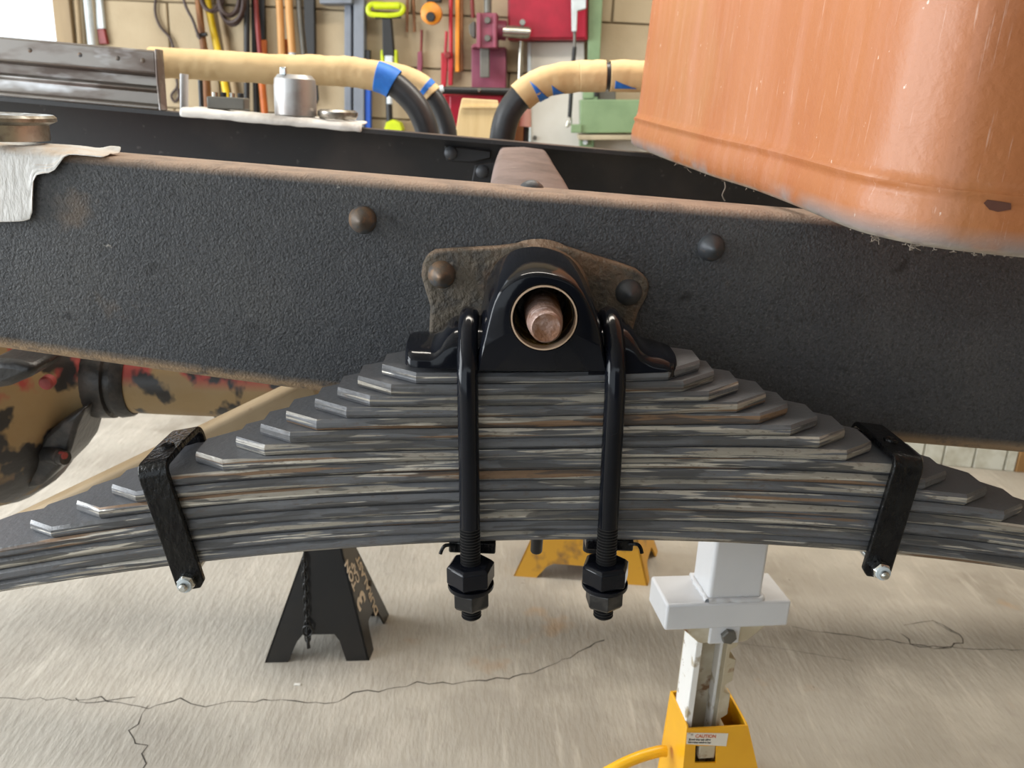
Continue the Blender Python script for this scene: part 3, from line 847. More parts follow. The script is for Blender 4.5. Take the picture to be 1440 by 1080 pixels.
tag(MB().lathe_closed(b2, (0, 0, 1), [(0, .026), (0, .036), (.008, .040), (.014, .040), (.018, .034), (.018, .026)], 32).build('bearing_cup', K['bearing'], ang=30), 'flat steel bearing cup lying at right end of white rag', 'bearing')

# paper-wrapped bent pipes
def bent_pipe(pts, Y, r, label, wraps, tapes, rods=1):
    pp_ = [P(x, y, yy) for x, y, yy in pts]
    path = smooth_path(pp_, 8)
    foot_ = V((pp_[-1].x, pp_[-1].y + .28, 0.0))
    t = thing('bent_pipe', V((path[-1].x, path[-1].y, path[-1].z)), label, 'bent pipe', 'paper-wrapped bent pipes behind the frame')
    MB().tube(path + [path[-1].lerp(foot_, .3), foot_], r, 18).build('pipe', K['pipe'], t, ang=60)
    n = len(path) - 1
    for a, b in wraps:
        seg = path[int(a * n):int(b * n) + 1]
        dense = smooth_path(seg, 3)
        MB().tube(dense, [r * 1.15] * len(dense), 24, False, .05).build('paper_wrap', K['kraft'], t, ang=80, solid=.0012)
    for a, b, x0, x1 in tapes:
        seg = smooth_path(path[int(a * n):int(b * n) + 1], 4)
        rr = r * 1.2
        mb = MB()
        if x1 - x0 > 6: mb.tube(seg, rr, 18, False)
        else:
            rows = []
            for i, p in enumerate(seg):
                q = seg[min(i + 1, len(seg) - 1)] - seg[max(i - 1, 0)]; tt = q.normalized()
                nrm = (V((0, 0, 1)) - tt * tt.z).normalized(); bb_ = tt.cross(nrm)
                f = i / (len(seg) - 1)
                rows.append([p + (nrm * math.cos(x0 + (x1 - x0) * f * k / 6) + bb_ * math.sin(x0 + (x1 - x0) * f * k / 6)) * rr for k in range(7)])
            mb.grid(rows)
        mb.build('tape', K['tape'], t, ang=80, solid=.0008)
    return t
Y1_, Y2_, Y3_ = 1.12, 1.36, 1.14
bent_pipe([(212, 87, Y1_), (240, 89, Y1_), (300, 92, Y1_), (380, 97, Y1_), (450, 99, Y1_), (500, 102, Y1_), (545, 113, Y1_), (578, 140, Y1_), (595, 168, Y1_), (603, 200, Y1_), (606, 260, Y1_), (606, 330, Y1_)], Y1_, .0265,
          'long bent black pipe wrapped in brown paper with wide blue tape band', [(.0, .53)], [(.512, .575, 0, 7)])
bent_pipe([(470, 96, Y2_), (520, 100, Y2_), (560, 106, Y2_), (590, 118, Y2_), (612, 140, Y2_), (626, 170, Y2_), (631, 200, Y2_), (633, 260, Y2_), (633, 300, Y2_)], Y2_, .0225,
          'shorter grey bent pipe with paper end, just right of long wrapped pipe', [(.1, .48)], [(.41, .445, 0, 7)])
bent_pipe([(1000, 112, Y3_), (940, 109, Y3_), (888, 107, Y3_), (840, 107, Y3_), (800, 109, Y3_), (765, 116, Y3_), (735, 134, Y3_), (715, 160, Y3_), (706, 195, Y3_), (702, 260, Y3_), (701, 330, Y3_)], Y3_, .0285,
          'bent black pipe in brown paper curving up beside the orange cab', [(.0, .27), (.275, .365), (.366, .615)], [(.50, .55, 3.2, 5.2), (.43, .485, 3.5, 4.4), (.19, .26, 3.8, 4.4)])
tag(MB().tube([P(259, 104, 1.02), P(259, 154, 1.02)], .0085, 12).build('white_rod', K['white']), 'short white rod standing upright at left end of the rag', 'rod')
tag(MB().tube([P(281, 100, 1.5), V((P(281, 240, 1.5).x, 1.5, 0))], .006, 10).build('dark_rod', K['blackrub']), 'thin dark rod upright behind the far rail beside the white rod', 'rod')

# ================================================================== red cart, boards behind the frame
cy = 1.75
def pbox(mb, x0, y0, x1, y1, Y, d):
    a, b, c, e = P(x0, y1, Y), P(x1, y1, Y), P(x1, y0, Y), P(x0, y0, Y); v = V((0, d, 0))
    return mb.hexa([a, b, b + v, a + v, e, c, c + v, e + v])
ct = thing('tool_cart', (P(665, 195, cy).x, cy + .15, 0), 'red tool cart with a black push bar behind the bent pipes', 'tool cart')
pbox(MB(), 622, 132, 716, 330, cy, .34).build('body', K['red'], ct, bevel=.01)
pbox(MB(), 632, 134, 706, 300, cy - .008, .01).build('door', K['crimson'], ct, bevel=.004)
MB().tube([P(618, 127, cy - .01), P(717, 129, cy - .01)], .0105, 12).build('push_bar', K['blackrub'], ct)
MB().tube([P(612, 128, cy - .012), P(624, 125, cy - .012)], .011, 10).build('grip_cap', K['palewhite'], ct)
MB().lathe(P(674, 127, cy - .022), (0, -1, 0), [(0, .006), (.005, .004)], 10).build('screw', K['chrome'], ct)
for x in (625, 712):
    p = P(x, 330, cy + .05); MB().box(V((p.x, cy + .05, p.z / 2)), (.03, .03, p.z)).build('leg', K['blackrub'], ct)
pl = thing('plywood_board', P(672, 196, cy - .06), 'pale plywood board leaning in front of the red cart', 'board')
pts = [(638, 260), (640, 190), (646, 154), (650, 138), (700, 141), (702, 152), (706, 155), (706, 260)]
MB().prism([P(x, y, cy - .06) for x, y in pts], (0, .012, 0)).build('panel', K['plywood'], pl, bevel=.002)
pbox(MB(), 650, 149, 703, 152, cy - .066, .006).build('cleat', K['plywood'], pl)
bx = pbox(MB(), 721, 160, 741, 600, cy + .16, .2).build('dark_box', K['darkwood'], bevel=.006)
tag(bx, 'dark brown wooden box between red cart and white panel', 'box')
hd = thing('garden_tool', P(741, 200, 1.9), 'pink gripped tool with dark shaft leaning beside white panel', 'hand tool')
MB().tube([P(743, 110, 1.82), V((P(741, 260, 1.82).x, 1.82, 0))], .009, 10).build('shaft', K['blackrub'], hd)
MB().tube([P(741, 153, 1.82), P(739, 178, 1.82)], [.013, .018], 12).build('grip', K['pinkhandle'], hd)
hd = thing('garden_tool', P(604, 200, 1.9), 'pink gripped dark shaft seen between the two bent pipes', 'hand tool')
MB().tube([P(604, 150, 1.9), V((P(608, 260, 1.9).x, 1.9, 0))], .012, 10).build('shaft', K['blackrub'], hd)
MB().tube([P(603, 145, 1.9), P(606, 168, 1.9)], [.015, .017], 12).build('grip', K['pinkhandle'], hd)

# ================================================================== tools on the back wall
def bar(mb, pts, wd, off=.03, n=10):
    return mb.tube([Wp(x, y, off) for x, y in pts], wd / 2 / 330, n)     # about 330 px per metre at the wall
def wbox(mb, x0, y0, x1, y1, off, d):
    v = WN * d
    a, b, c, e = Wp(x0, y1, off), Wp(x1, y1, off), Wp(x1, y0, off), Wp(x0, y0, off)
    return mb.hexa([a, b, b + v, a + v, e, c, c + v, e + v])
def walltool(name, label, cat, parts, at=None, group=None):
    t = thing(name, at or Wp(parts[0][3][0][0], parts[0][3][0][1], .03), label, cat, group)
    for pn, m, kind, g, *rest in parts:
        mb = MB()
        if kind == 'bar': bar(mb, g, rest[0], rest[1] if len(rest) > 1 else .03)
        elif kind == 'path': mb.tube(smooth_path([Wp(x, y, rest[1] if len(rest) > 1 else .03) for x, y in g], 6), rest[0] / 2 / 330, 8)
        elif kind == 'box': wbox(mb, g[0][0], g[0][1], g[1][0], g[1][1], rest[0], rest[1])
        elif kind == 'disc':
            c = Wp(g[0][0], g[0][1], rest[1]); mb.lathe(c, -WN, [(0, rest[0] / 330 * .9), (.004, rest[0] / 330), (rest[2] - .004, rest[0] / 330), (rest[2], rest[0] / 330 * .88)], 28)
        elif kind == 'poly':
            mb.prism([Wp(x, y, rest[0]) for x, y in g], WN * rest[1])
        mb.build(pn, K[m], t, ang=40, bevel=.003 if kind in ('box', 'poly') else 0)
    return t
walltool('pvc_pipe', 'tall white plastic pipe leaning beside the door jamb', 'pipe', [('tube', 'palewhite', 'bar', [(117, -60), (129, 60), (140, 170)], 10, .04)])
walltool('wood_strip', 'narrow grey brown strip of wood against the door jamb', 'wood strip', [('strip', 'jamb', 'bar', [(104, -60), (113, 60), (122, 170)], 7, .03)])
walltool('long_brush', 'long brush with white back and reddish brown bristles by the white pipe', 'brush', [('back', 'palewhite', 'poly', [(132, -50), (137, -50), (146, 40), (136, 41)], .03, .02), ('bristles', 'darkred', 'poly', [(136, 41), (146, 40), (151, 62), (139, 62)], .03, .02)], Wp(140, 0, .03))
walltool('power_cord', 'thin black cord hanging in a loop on bare wall left of tools', 'cord', [('cord', 'brownhose', 'path', [(228, -40), (218, 8), (224, 35), (240, 55), (246, 80), (248, 108), (249, 122), (241, 134), (246, 143), (252, 135), (250, 124)], 3.6, .02)])
walltool('cable', 'dark cable crossing in front of the brown wooden stick', 'cable', [('cable', 'brownhose', 'path', [(250, -40), (260, 5), (271, 28), (277, 45), (281, 55)], 4, .09)])
walltool('wooden_stick', 'rough brown wooden stick bound with black ties', 'stick', [('stick', 'darkwood', 'bar', [(273, -60), (282, 30), (288, 80), (292, 170)], 9, .06), ('stick', 'darkwood', 'bar', [(283, 35), (290, 78), (296, 170)], 7, .055), ('tie', 'blackrub', 'bar', [(277, 50), (291, 48)], 5, .075)])
walltool('yellow_pole', 'bright yellow tool handle hanging at a slant', 'tool handle', [('handle', 'yellowfib', 'bar', [(283, -60), (293, 10), (308, 80), (326, 170)], 9.5, .03)])
walltool('grey_pole', 'grey brown weathered handle just right of the yellow one', 'tool handle', [('handle', 'jamb', 'bar', [(303, -40), (311, 20), (321, 78), (336, 160)], 9, .025)])
hz = thing('hose_coil', Wp(325, 0, .05), 'dark brown hose coiled on the wall in several loops', 'hose')
for k, (cx_, cy_, r_, o_) in enumerate(((323, -6, 27, .085), (325, 3, 27, .095), (327, 9, 25, .08), (322, -2, 22, .105), (296, -8, 22, .10), (299, -10, 25, .09), (326, 0, 30, .075))):
    pts = []
    for j in range(29):
        a = 2 * math.pi * j / 28
        pts.append(Wp(cx_ + r_ * math.cos(a) * .62, cy_ + r_ * math.sin(a) * 1.05, o_ + .008 * math.sin(a * 2 + k)))
    MB().tube(pts, .0075, 8).build('loop', K['brownhose'], hz, ang=60)
walltool('steel_bar', 'straight black steel bar hanging right of the hose coil', 'bar', [('bar', 'blackrub', 'bar', [(347, -60), (347, 170)], 8, .05)])
walltool('chain_strap', 'black textured strap hanging close beside the black bar', 'strap', [('strap', 'blackrub', 'bar', [(357, -60), (358, 60), (361, 170)], 8, .02)])
walltool('dark_red_tool', 'dark red tool shaft ending in an orange grip', 'hand tool', [('shaft', 'darkred', 'bar', [(356, -60), (361, 20), (366, 80), (369, 118)], 6.5, .055), ('grip', 'orangedull', 'bar', [(368, 112), (374, 175)], 9.5, .055), ('strap', 'blackrub', 'box', [(364, -50), (372, 56)], .035, .012), ('sleeve', 'orangedull', 'box', [(366, 56), (374, 112)], .035, .015)])
walltool('wooden_pole', 'pale wooden tool handle, left one of the pair, with its orange shadow modelled as a strip', 'tool handle', [('handle', 'wood', 'bar', [(389, -60), (394, 20), (398, 120)], 9.5, .05), ('edge', 'orangedull', 'bar', [(402, 55), (403, 120)], 5, .03)])  # orange edge bar is the handle's shadow built as a coloured strip
walltool('wooden_pole', 'pale wooden tool handle with white metal tip, right one of the pair', 'tool handle', [('handle', 'wood', 'bar', [(402, -60), (407, 20), (411, 74)], 10, .06), ('ferrule', 'palewhite', 'bar', [(411, 72), (412, 120)], 9, .06)])
walltool('grey_rod', 'slim grey metal rod slanting right of the wooden handles', 'rod', [('rod', 'iron', 'bar', [(416, -60), (422, 30), (428, 90), (434, 150)], 7, .04)])
walltool('black_tool', 'wide black rubber handled tool hanging with a thin blade end', 'hand tool', [('handle', 'blackrub', 'poly', [(425, -50), (441, -50), (443, 95), (434, 95), (428, 40)], .05, .03), ('blade', 'blackrub', 'poly', [(437, 95), (444, 95), (448, 140), (444, 148), (439, 132)], .05, .012)], Wp(434, 0, .04))
gp = thing('steel_post', Wp(498, 178, .06), 'grey steel double post standing against the block wall', 'post')
wbox(MB(), 484, -60, 494, 320, .05, .035).build('post', K['greysteel'], gp, bevel=.004)
wbox(MB(), 497, -60, 512, 320, .07, .055).build('post', K['greysteel'], gp, bevel=.004)
wbox(MB(), 449, -8, 495, 5, .10, .085).build('bracket', K['greysteel'], gp, bevel=.004)
walltool('blue_bar', 'bright blue bar with dark top hanging beside the grey post', 'bar', [('bar', 'blue', 'box', [(513, 112), (521, 240)], .06, .03), ('top', 'blackrub', 'box', [(513, 70), (520, 112)], .06, .03)])
walltool('string_trimmer', 'lime green and black garden trimmer with looped top handle', 'garden tool', [
    ('handle', 'lime', 'path', [(546, 22), (522, 20), (518, 12), (524, 6), (545, 7), (562, 7), (567, 12), (562, 20), (546, 22)], 7, .08),
    ('grip', 'lime', 'bar', [(526, 8), (562, 8)], 9, .085), ('crossbar', 'blackrub', 'bar', [(528, 24), (564, 23)], 5, .08),
    ('stem', 'blackrub', 'poly', [(537, 24), (549, 24), (554, 78), (538, 78)], .08, .04),
    ('guard', 'lime', 'poly', [(535, 70), (539, 70), (540, 98), (535, 98)], .075, .03), ('guard', 'lime', 'poly', [(554, 70), (558, 70), (559, 98), (554, 98)], .075, .03),
    ('sticker', 'palewhite', 'box', [(541, 78), (552, 96)], .082, .02),
    ('shaft', 'blackrub', 'bar', [(545, 96), (548, 175)], 9, .06), ('ferrule', 'palewhite', 'bar', [(548, 132), (548, 146)], 8, .068), ('head', 'lime', 'poly', [(540, 182), (543, 172), (552, 168), (562, 172), (566, 182), (560, 192), (545, 192)], .09, .06)], Wp(546, 90, .05))
for x0, x1, lb in ((574, 572, 'thin dark stick left of the caster wheel, left one of two'), (579, 583, 'thin dark stick left of the caster wheel, right one of two')):
    walltool('thin_stick', lb, 'stick', [('stick', 'darkwood', 'bar', [(x0, -60), (x1, 45)], 4, .03)])
cw = walltool('caster_wheel', 'orange caster wheel with black fork hanging on the wall', 'wheel', [('tyre', 'orange', 'disc', [(608, 20)], 13.5, .08, .04), ('hub', 'blackrub', 'disc', [(606, 24)], 6, .121, .015), ('fork', 'blackrub', 'poly', [(596, -30), (622, -30), (620, 3), (600, 3)], .06, .03)])
walltool('red_screwdriver', 'small dark red rod with mauve handle below the caster wheel', 'hand tool', [('rod', 'darkred', 'bar', [(593, 42), (592, 78)], 3.5, .03), ('handle', 'mauve', 'poly', [(587, 73), (593, 71), (594, 88), (591, 118), (586, 118)], .04, .02)])
walltool('bolt_cutter', 'red long-armed bolt cutter hanging with two open legs', 'hand tool', [('arm', 'red', 'bar', [(634, -60), (634, 80)], 5.5, .05), ('arm', 'red', 'bar', [(628, 44), (626, 78)], 4, .045), ('leg', 'red', 'poly', [(620, 74), (630, 74), (627, 120), (620, 120)], .05, .02), ('leg', 'red', 'poly', [(630, 72), (637, 74), (636, 120), (630, 120)], .05, .02), ('foot', 'red', 'bar', [(624, 118), (624, 210)], 6, .05), ('pivot', 'darkred', 'disc', [(630, 78)], 4, .05, .02)])
walltool('orange_rail', 'square orange bar hanging alone with a dark strip as its shaded side', 'bar', [('bar', 'orange', 'box', [(640, -60), (646, 101)], .06, .02), ('edge', 'darkwood', 'box', [(646, -60), (651, 100)], .05, .02)])  # dark edge box stands in for the shade on the bar's side
walltool('dark_red_rod', 'short dark red rod above the left side of the vise', 'rod', [('rod', 'darkred', 'bar', [(661, -60), (665, 25)], 5.5, .04)])
walltool('bench_vise', 'mauve pipe vise with steel bars on a purple base plate', 'vise', [
    ('body', 'mauve', 'box', [(670, 18), (699, 67)], .20, .10), ('jaw', 'mauve', 'poly', [(672, 24), (676, 24), (676, 64), (672, 66), (662, 68), (664, 63), (671, 60)], .17, .08),
    ('ridge', 'mauve', 'box', [(672, 18), (676, 67)], .215, .02), ('ridge', 'mauve', 'box', [(693, 18), (698, 67)], .215, .02),
    ('bolt_head', 'iron', 'disc', [(686, 29)], 4, .2, .02), ('bolt_head', 'iron', 'disc', [(686, 54)], 4, .2, .02),
    ('side_knob', 'iron', 'poly', [(659, 36), (665, 30), (668, 30), (668, 53), (664, 53), (660, 47)], .16, .05),
    ('screw', 'iron', 'bar', [(686, -40), (686, 18)], 10, .17), ('slide_bar', 'iron', 'box', [(675, 66), (688, 109)], .16, .03),
    ('base_plate', 'maroon', 'box', [(663, 66), (711, 150)], .10, .09), ('collar', 'maroon', 'bar', [(699, 42), (712, 43)], 24, .15),
    ('spindle', 'chrome', 'bar', [(708, 44), (743, 46)], 15, .165), ('ball', 'chrome', 'disc', [(735, 32)], 4, .15, .02), ('tip', 'chrome', 'bar', [(741, 45), (746, 46)], 12, .165)], Wp(686, 60, .1))
walltool('chrome_bar', 'vertical polished bar hanging below the vise spindle', 'bar', [('bar', 'chrome', 'bar', [(733, 58), (731, 110), (729, 200)], 7, .10)])
walltool('red_cabinet', 'crimson wall cabinet hanging right of the vise', 'cabinet', [('body', 'crimson', 'box', [(714, -90), (826, 56)], .11, .10), ('door', 'crimson', 'box', [(716, -85), (824, 53)], .122, .012)])
walltool('white_board', 'tall off white panel standing against the wall below red cabinet', 'panel', [('board', 'panel', 'box', [(746, 59), (822, 330)], .04, .03), ('edge', 'palewhite', 'box', [(742, 59), (747, 330)], .045, .03), ('screw', 'iron', 'disc', [(752, 194)], 3, .05, .004)])
walltool('hook_rod', 'white latch tool on a black rod hanging before the red cabinet', 'hand tool', [('latch', 'palewhite', 'poly', [(803, -40), (826, -40), (824, 12), (812, 15), (811, 44), (804, 44)], .22, .03), ('rod', 'iron', 'bar', [(808, 42), (808, 70)], 4, .2), ('strap', 'blackrub', 'bar', [(808, 66), (805, 100), (801, 165)], 5.5, .2), ('hook', 'chrome', 'path', [(801, 160), (803, 172), (797, 178), (799, 170)], 3, .2)])
walltool('green_post', 'pale green painted steel post right of the red cabinet', 'post', [('post', 'green', 'poly', [(829, -80), (851, -80), (842, 120), (838, 330), (824, 330), (826, 120)], .09, .04)])
walltool('green_machine', 'pale green machine on a beige bench beside the orange cab', 'machine', [('body', 'green', 'box', [(816, 140), (905, 187)], .35, .22), ('motor', 'iron', 'box', [(842, 122), (866, 141)], .30, .15), ('block', 'green', 'box', [(820, 124), (836, 139)], .33, .15), ('knob', 'green', 'box', [(803, 175), (818, 187)], .36, .06), ('switch', 'blackrub', 'box', [(836, 126), (842, 136)], .35, .04)])
walltool('workbench', 'beige bench top with a green leg under green machine', 'bench', [('top', 'beige', 'box', [(813, 190), (910, 197)], .38, .26), ('leg', 'green', 'box', [(815, 197), (833, 330)], .36, .1), ('bolt', 'palewhite', 'disc', [(823, 200)], 3, .36, .01), ('panel', 'panel', 'box', [(835, 197), (910, 330)], .3, .02)])
# white siding and a brown block low at the right
sdg = thing('white_siding', PZ(1362, 662), 'white vertical board siding at floor level under right end of rail', 'siding')
gx = [1180, 1222, 1260, 1296, 1324, 1367, 1411, 1427]
for k in range(len(gx) - 1):
    a, b = PZ(gx[k] + 1, 652 + (gx[k] - 1296) * .088), PZ(gx[k + 1] - 1, 652 + (gx[k + 1] - 1296) * .088); q = V((0, .02, 0)); hgt = V((0, 0, .22))
    MB().hexa([a, b, b + q, a + q, a + hgt, b + hgt, b + q + hgt, a + q + hgt]).build('board', K['siding'], sdg, bevel=.003)
a, b = PZ(1428, 664), PZ(1475, 667); q = V((0, .1, 0)); hgt = V((0, 0, .12))
tag(MB().hexa([a, b, b + q, a + q, a + hgt, b + hgt, b + q + hgt, a + q + hgt]).build('wood_block', K['brownblock'], bevel=.003), 'brown wooden block on the floor right of white siding', 'wood block')

# ================================================================== axle and tan beam under the rail
AY = .60
AX = [(420, 517, 569), (330, 518, 569), (190, 520, 570), (182, 520, 573)]
ao = P(60, 524, AY)
axl = thing('axle', ao, 'tan and red painted axle housing with black grease under left rail', 'axle')
def axp(px, yb):
    p, q = P(px, 522, AY), P(px, yb, AY); return (p.x, p.z - q.z)
def lathe_px(lst, jit=0):
    prof = [axp(x, y) for x, y in lst]; prof.sort()
    return [(x - ao.x, r) for x, r in prof]
rot = V((1, 0, -.012))
MB().lathe(ao, rot, lathe_px([(430, 566), (330, 568), (240, 569), (185, 569)]), 32).build('axle_tube', K['camo'], axl, ang=50)
MB().lathe(ao, rot, lathe_px([(192, 571), (188, 574), (176, 576), (174, 572), (166, 572), (164, 577), (140, 578), (132, 574)]), 32).build('flange', K['grease'], axl, ang=40)
MB().lathe(ao, rot, lathe_px([(150, 574), (132, 577), (118, 584), (106, 596), (94, 618), (80, 648), (62, 672), (36, 688), (0, 697), (-40, 700), (-90, 695), (-130, 680)]), 40).build('housing', K['camo'], axl, ang=60)
for a_ in range(8):
    an = a_ * math.pi / 4 + .5; r = axp(170, 574)[1] - .012
    c = V((P(178, 522, AY).x, AY + r * math.cos(an), ao.z + r * math.sin(an)))
    MB().lathe(c, (1, 0, 0), [(0, .008), (.012, .008)], 6).build('bolt', K['grease'], axl)
p = P(66, 538, AY - .17)
MB().lathe(p, (.1, -1, 0), [(-.01, .011), (.004, .011), (.007, .008), (.008, .001)], 18).build('plug', K['redbolt'], axl)
cvr = [(40, 650), (62, 612), (88, 590), (120, 572), (108, 600), (96, 640), (82, 660), (58, 684), (30, 690)]
MB().prism([P(x, y, AY - .10) for x, y in cvr], (0, .12, 0)).build('cover', K['grease'], axl, bevel=.008, seg=3)
MB().lathe(P(72, 640, AY - .10), (.9, -.4, .05), [(-.01, .016), (.02, .014), (.022, .012), (.034, .012)], 14).build('drain_plug', K['grease'], axl)
MB().lathe(P(82, 639, AY - .11), (.9, -.4, .05), [(0, .006), (.010, .007), (.016, .006)], 10).build('plug', K['redbolt'], axl)
uj = [(-20, 505), (20, 508), (52, 516), (40, 532), (10, 545), (-30, 552)]
MB().prism([P(x, y, AY - .26) for x, y in uj], (0, .10, 0)).build('yoke', K['grease'], axl, bevel=.012, seg=3)
A, B = P(-80, 774, .28), P(440, 524, .40)
t = (B - A).normalized(); yv = (V((0, 1, 0)) - t * t.y).normalized(); zv = t.cross(yv)
if zv.z < 0: zv = -zv
tb = MB().box((A + B) / 2 - zv * .036, ((B - A).length, .05, .072), (t, yv, zv)).build('torque_rod', K['tanbeam'], bevel=.010, seg=3)
tag(tb, 'tan painted square bar slanting up behind the left spring arm', 'bar')

# ================================================================== black jack stand
def jack_base(name, FLp, FRp, BRp, top_h, top_w, label, m, arch=.32, arch_h=.18, group=None, th=.004, foot=.22):
    A, B, D = PZ(*FLp), PZ(*FRp), PZ(*BRp); E = A + D - B
    c = (A + B + D + E) / 4
    t = thing(name, c, label, 'jack stand', group)
    ux = (B - A).normalized(); uy = V((-ux.y, ux.x, 0))
    if uy.dot(D - B) < 0: uy = -uy
    hw = top_w / 2
    top = [c + (p - c) * (top_w / (B - A).length) + V((0, 0, top_h)) for p in (A, B, D, E)]
    bot = [A, B, D, E]; panels = []
    for k in range(4):
        b0_, b1_ = bot[k], bot[(k + 1) % 4]; t0, t1 = top[k], top[(k + 1) % 4]
        def q(u, v, b0_=b0_, b1_=b1_, t0=t0, t1=t1): return (b0_.lerp(b1_, u)).lerp(t0.lerp(t1, u), v)
        f = foot
        poly = [q(0, 0), q(f, 0), q(f + .05, arch_h * .75), q(f + .10, arch_h), q(1 - f - .10, arch_h), q(1 - f - .05, arch_h * .75), q(1 - f, 0), q(1, 0), q(1, 1), q(0, 1)]
        inw = (c - (b0_ + b1_) / 2).normalized() * th
        mb = MB(); mb.prism(poly, inw)
        o = mb.build('side_panel', m, t, ang=30)
        n = (b1_ - b0_).cross(t0 - b0_).normalized()
        if n.dot(b0_ - c) < 0: n = -n
        panels.append((o, q, n))
    return t, c, ux, uy, top, panels
js, jc, jx, jy, jt, jp = jack_base('jack_stand', (372, 932), (519, 929), (547, 864), .31, .026, 'black pressed steel jack stand with hanging chain on the concrete', K['standblack'])
MB().box(jc + V((0, 0, .30)), (.044, .044, .02), (jx, jy, V((0, 0, 1)))).build('collar', K['standblack'], js, bevel=.003)
MB().box(jc + V((0, 0, .36)), (.032, .032, .16), (jx, jy, V((0, 0, 1)))).build('ratchet_post', K['standblack'], js, bevel=.002)
mb = MB().box(jc + V((0, 0, .445)), (.12, .05, .012), (jx, jy, V((0, 0, 1))))
mb.box(jc + jx * .055 + V((0, 0, .46)), (.012, .05, .03), (jx, jy, V((0, 0, 1)))).box(jc - jx * .055 + V((0, 0, .46)), (.012, .05, .03), (jx, jy, V((0, 0, 1))))
mb.build('saddle', K['standblack'], js, bevel=.002)
# chain
ch_t = P(428, 783, jc.y - .05); ch_b = P(433, 905, jc.y - .085)
n = 15
mbase = None
for k in range(n):
    c = ch_t.lerp(ch_b, k / (n - 1)); ax_ = (ch_b - ch_t).normalized()
    sdv = V((1, 0, 0)) if k % 2 else V((0, 1, 0))
    pts = [c + ax_ * (.0105 * math.cos(a)) + sdv * (.0055 * math.sin(a)) for a in [2 * math.pi * j / 12 for j in range(13)]]
    MB().tube(pts, .0017, 6, False).build('chain_link', K['chain'], js, ang=80)
pts = [ch_b + V((0, 0, .03)) + V((.010 * math.cos(a), 0, .012 * math.sin(a))) for a in [2 * math.pi * j / 14 for j in range(15)]]
MB().tube(pts, .0022, 6, False).build('pin_ring', K['chain'], js, ang=80)
MB().tube([ch_b + V((0, 0, .015)), ch_b + V((.002, 0, -.01))], .003, 8).build('pin', K['chain'], js)
o_, q_, n_ = jp[1]
def text(body, name, p0, xd, yd, size, m, parent, ext=.0003):
    cu = bpy.data.curves.new(name, 'FONT'); cu.body = body; cu.size = size; cu.extrude = ext; cu.offset = size * .03; cu.align_x = 'LEFT'
    cu.materials.append(m)
    tmp = bpy.data.objects.new('tmp', cu); me = bpy.data.meshes.new_from_object(tmp); bpy.data.objects.remove(tmp)
    o = bpy.data.objects.new(name, me); C.objects.link(o)
    xd = xd.normalized(); z = xd.cross(yd).normalized(); y = z.cross(xd)
    M4 = Matrix((xd, y, z)).transposed().to_4x4(); M4.translation = V(p0) - ORG[parent]
    o.parent = parent; o.matrix_local = M4; ORG[o] = ORG[parent]
    return o
upd = (q_(.5, 1) - q_(.5, 0)).normalized(); lf = (q_(0, .5) - q_(1, .5)).normalized()
def fx(u, v): return q_(u, v) + n_ * .0008
text('3', 'lettering', fx(.46, .30), upd, lf, .066, K['print'], o_)
text('TON', 'lettering', fx(.27, .45), upd, lf, .030, K['print'], o_)
text('CAP', 'lettering', fx(.50, .45), upd, lf, .026, K['print'], o_)
text('DURALAST', 'lettering', fx(.73, .13), upd, lf, .030, K['print'], o_)
c = q_(.72, .42) + n_ * .0006
MB().lathe(q_(.86, .34) + n_ * .0002, n_, [(0, .007), (.0012, .007)], 16).build('hole', K['hole'], o_)

# ================================================================== far yellow jack stand
jack_base('jack_stand', (722, 810), (911, 824), (925, 775), .38, .07, 'worn yellow jack stand standing on floor behind the U-bolt ends', K['yellow_old'], foot=.17, arch_h=.10)

# ================================================================== white and yellow jack stand in front
TY = .27
yaw = math.radians(7)
sx = V((math.cos(yaw), math.sin(yaw), 0)); sy = V((-math.sin(yaw), math.cos(yaw), 0)); sz = V((0, 0, 1))
tc_ = P(1032, 848, TY)            # middle of the plate's front top edge, on the front plane of the tube
pfc = P(1027, 848, TY - .005); ppx = (P(1119, 848, TY - .005) - P(936, 848, TY - .005)).length
PW, PH, PD = ppx, P(1020, 848, TY).z - P(1020, 884, TY).z, .085
pc_ = pfc + sy * PD / 2 - sz * PH / 2
stn = thing('jack_stand', V((pc_.x, pc_.y, 0)), 'yellow jack stand with white box tube and plate on its post', 'jack stand')
axs = (sx, sy, sz)
plate = MB().box(pc_, (PW, PD, PH), axs).build('top_plate', K['white'], stn, bevel=.004, seg=3)
TWd = (P(1070, 800, TY).x - P(990, 800, TY).x)
tcx = P(1030, 848, TY).x - pc_.x
tcen = pc_ + sx * tcx + sy * .0 + sz * PH / 2
ztp = zbot(tcen.x) - .001
hgt = .16
MB().box(tcen + sz * hgt / 2, (TWd, .070, hgt), axs).build('box_tube', K['white'], stn, bevel=.006, seg=4)
hh = ztp - (tcen.z + hgt)
if hh > .02:
    MB().box(tcen + sz * (hgt + .004), (.16, .09, .008), axs).build('head_plate', K['white'], stn, bevel=.002)
mb = MB()
a_, b_ = TWd / 2 + .001, .035 + .001
loop = [(-a_, -b_), (a_, -b_), (a_, b_), (-a_, b_), (-a_, -b_)]
pts = []
for k in range(4):
    for j in range(16):
        f = j / 16; x = loop[k][0] + (loop[k + 1][0] - loop[k][0]) * f; y = loop[k][1] + (loop[k + 1][1] - loop[k][1]) * f
        pts.append(tcen + sx * (x + random.uniform(-.001, .001)) + sy * (y + random.uniform(-.001, .001)) + sz * random.uniform(0, .002))
pts.append(pts[0])
MB().tube(pts, [.0045 + random.uniform(-.0008, .0014) for _ in pts], 8, False).build('weld_bead', K['white'], plate, ang=80)
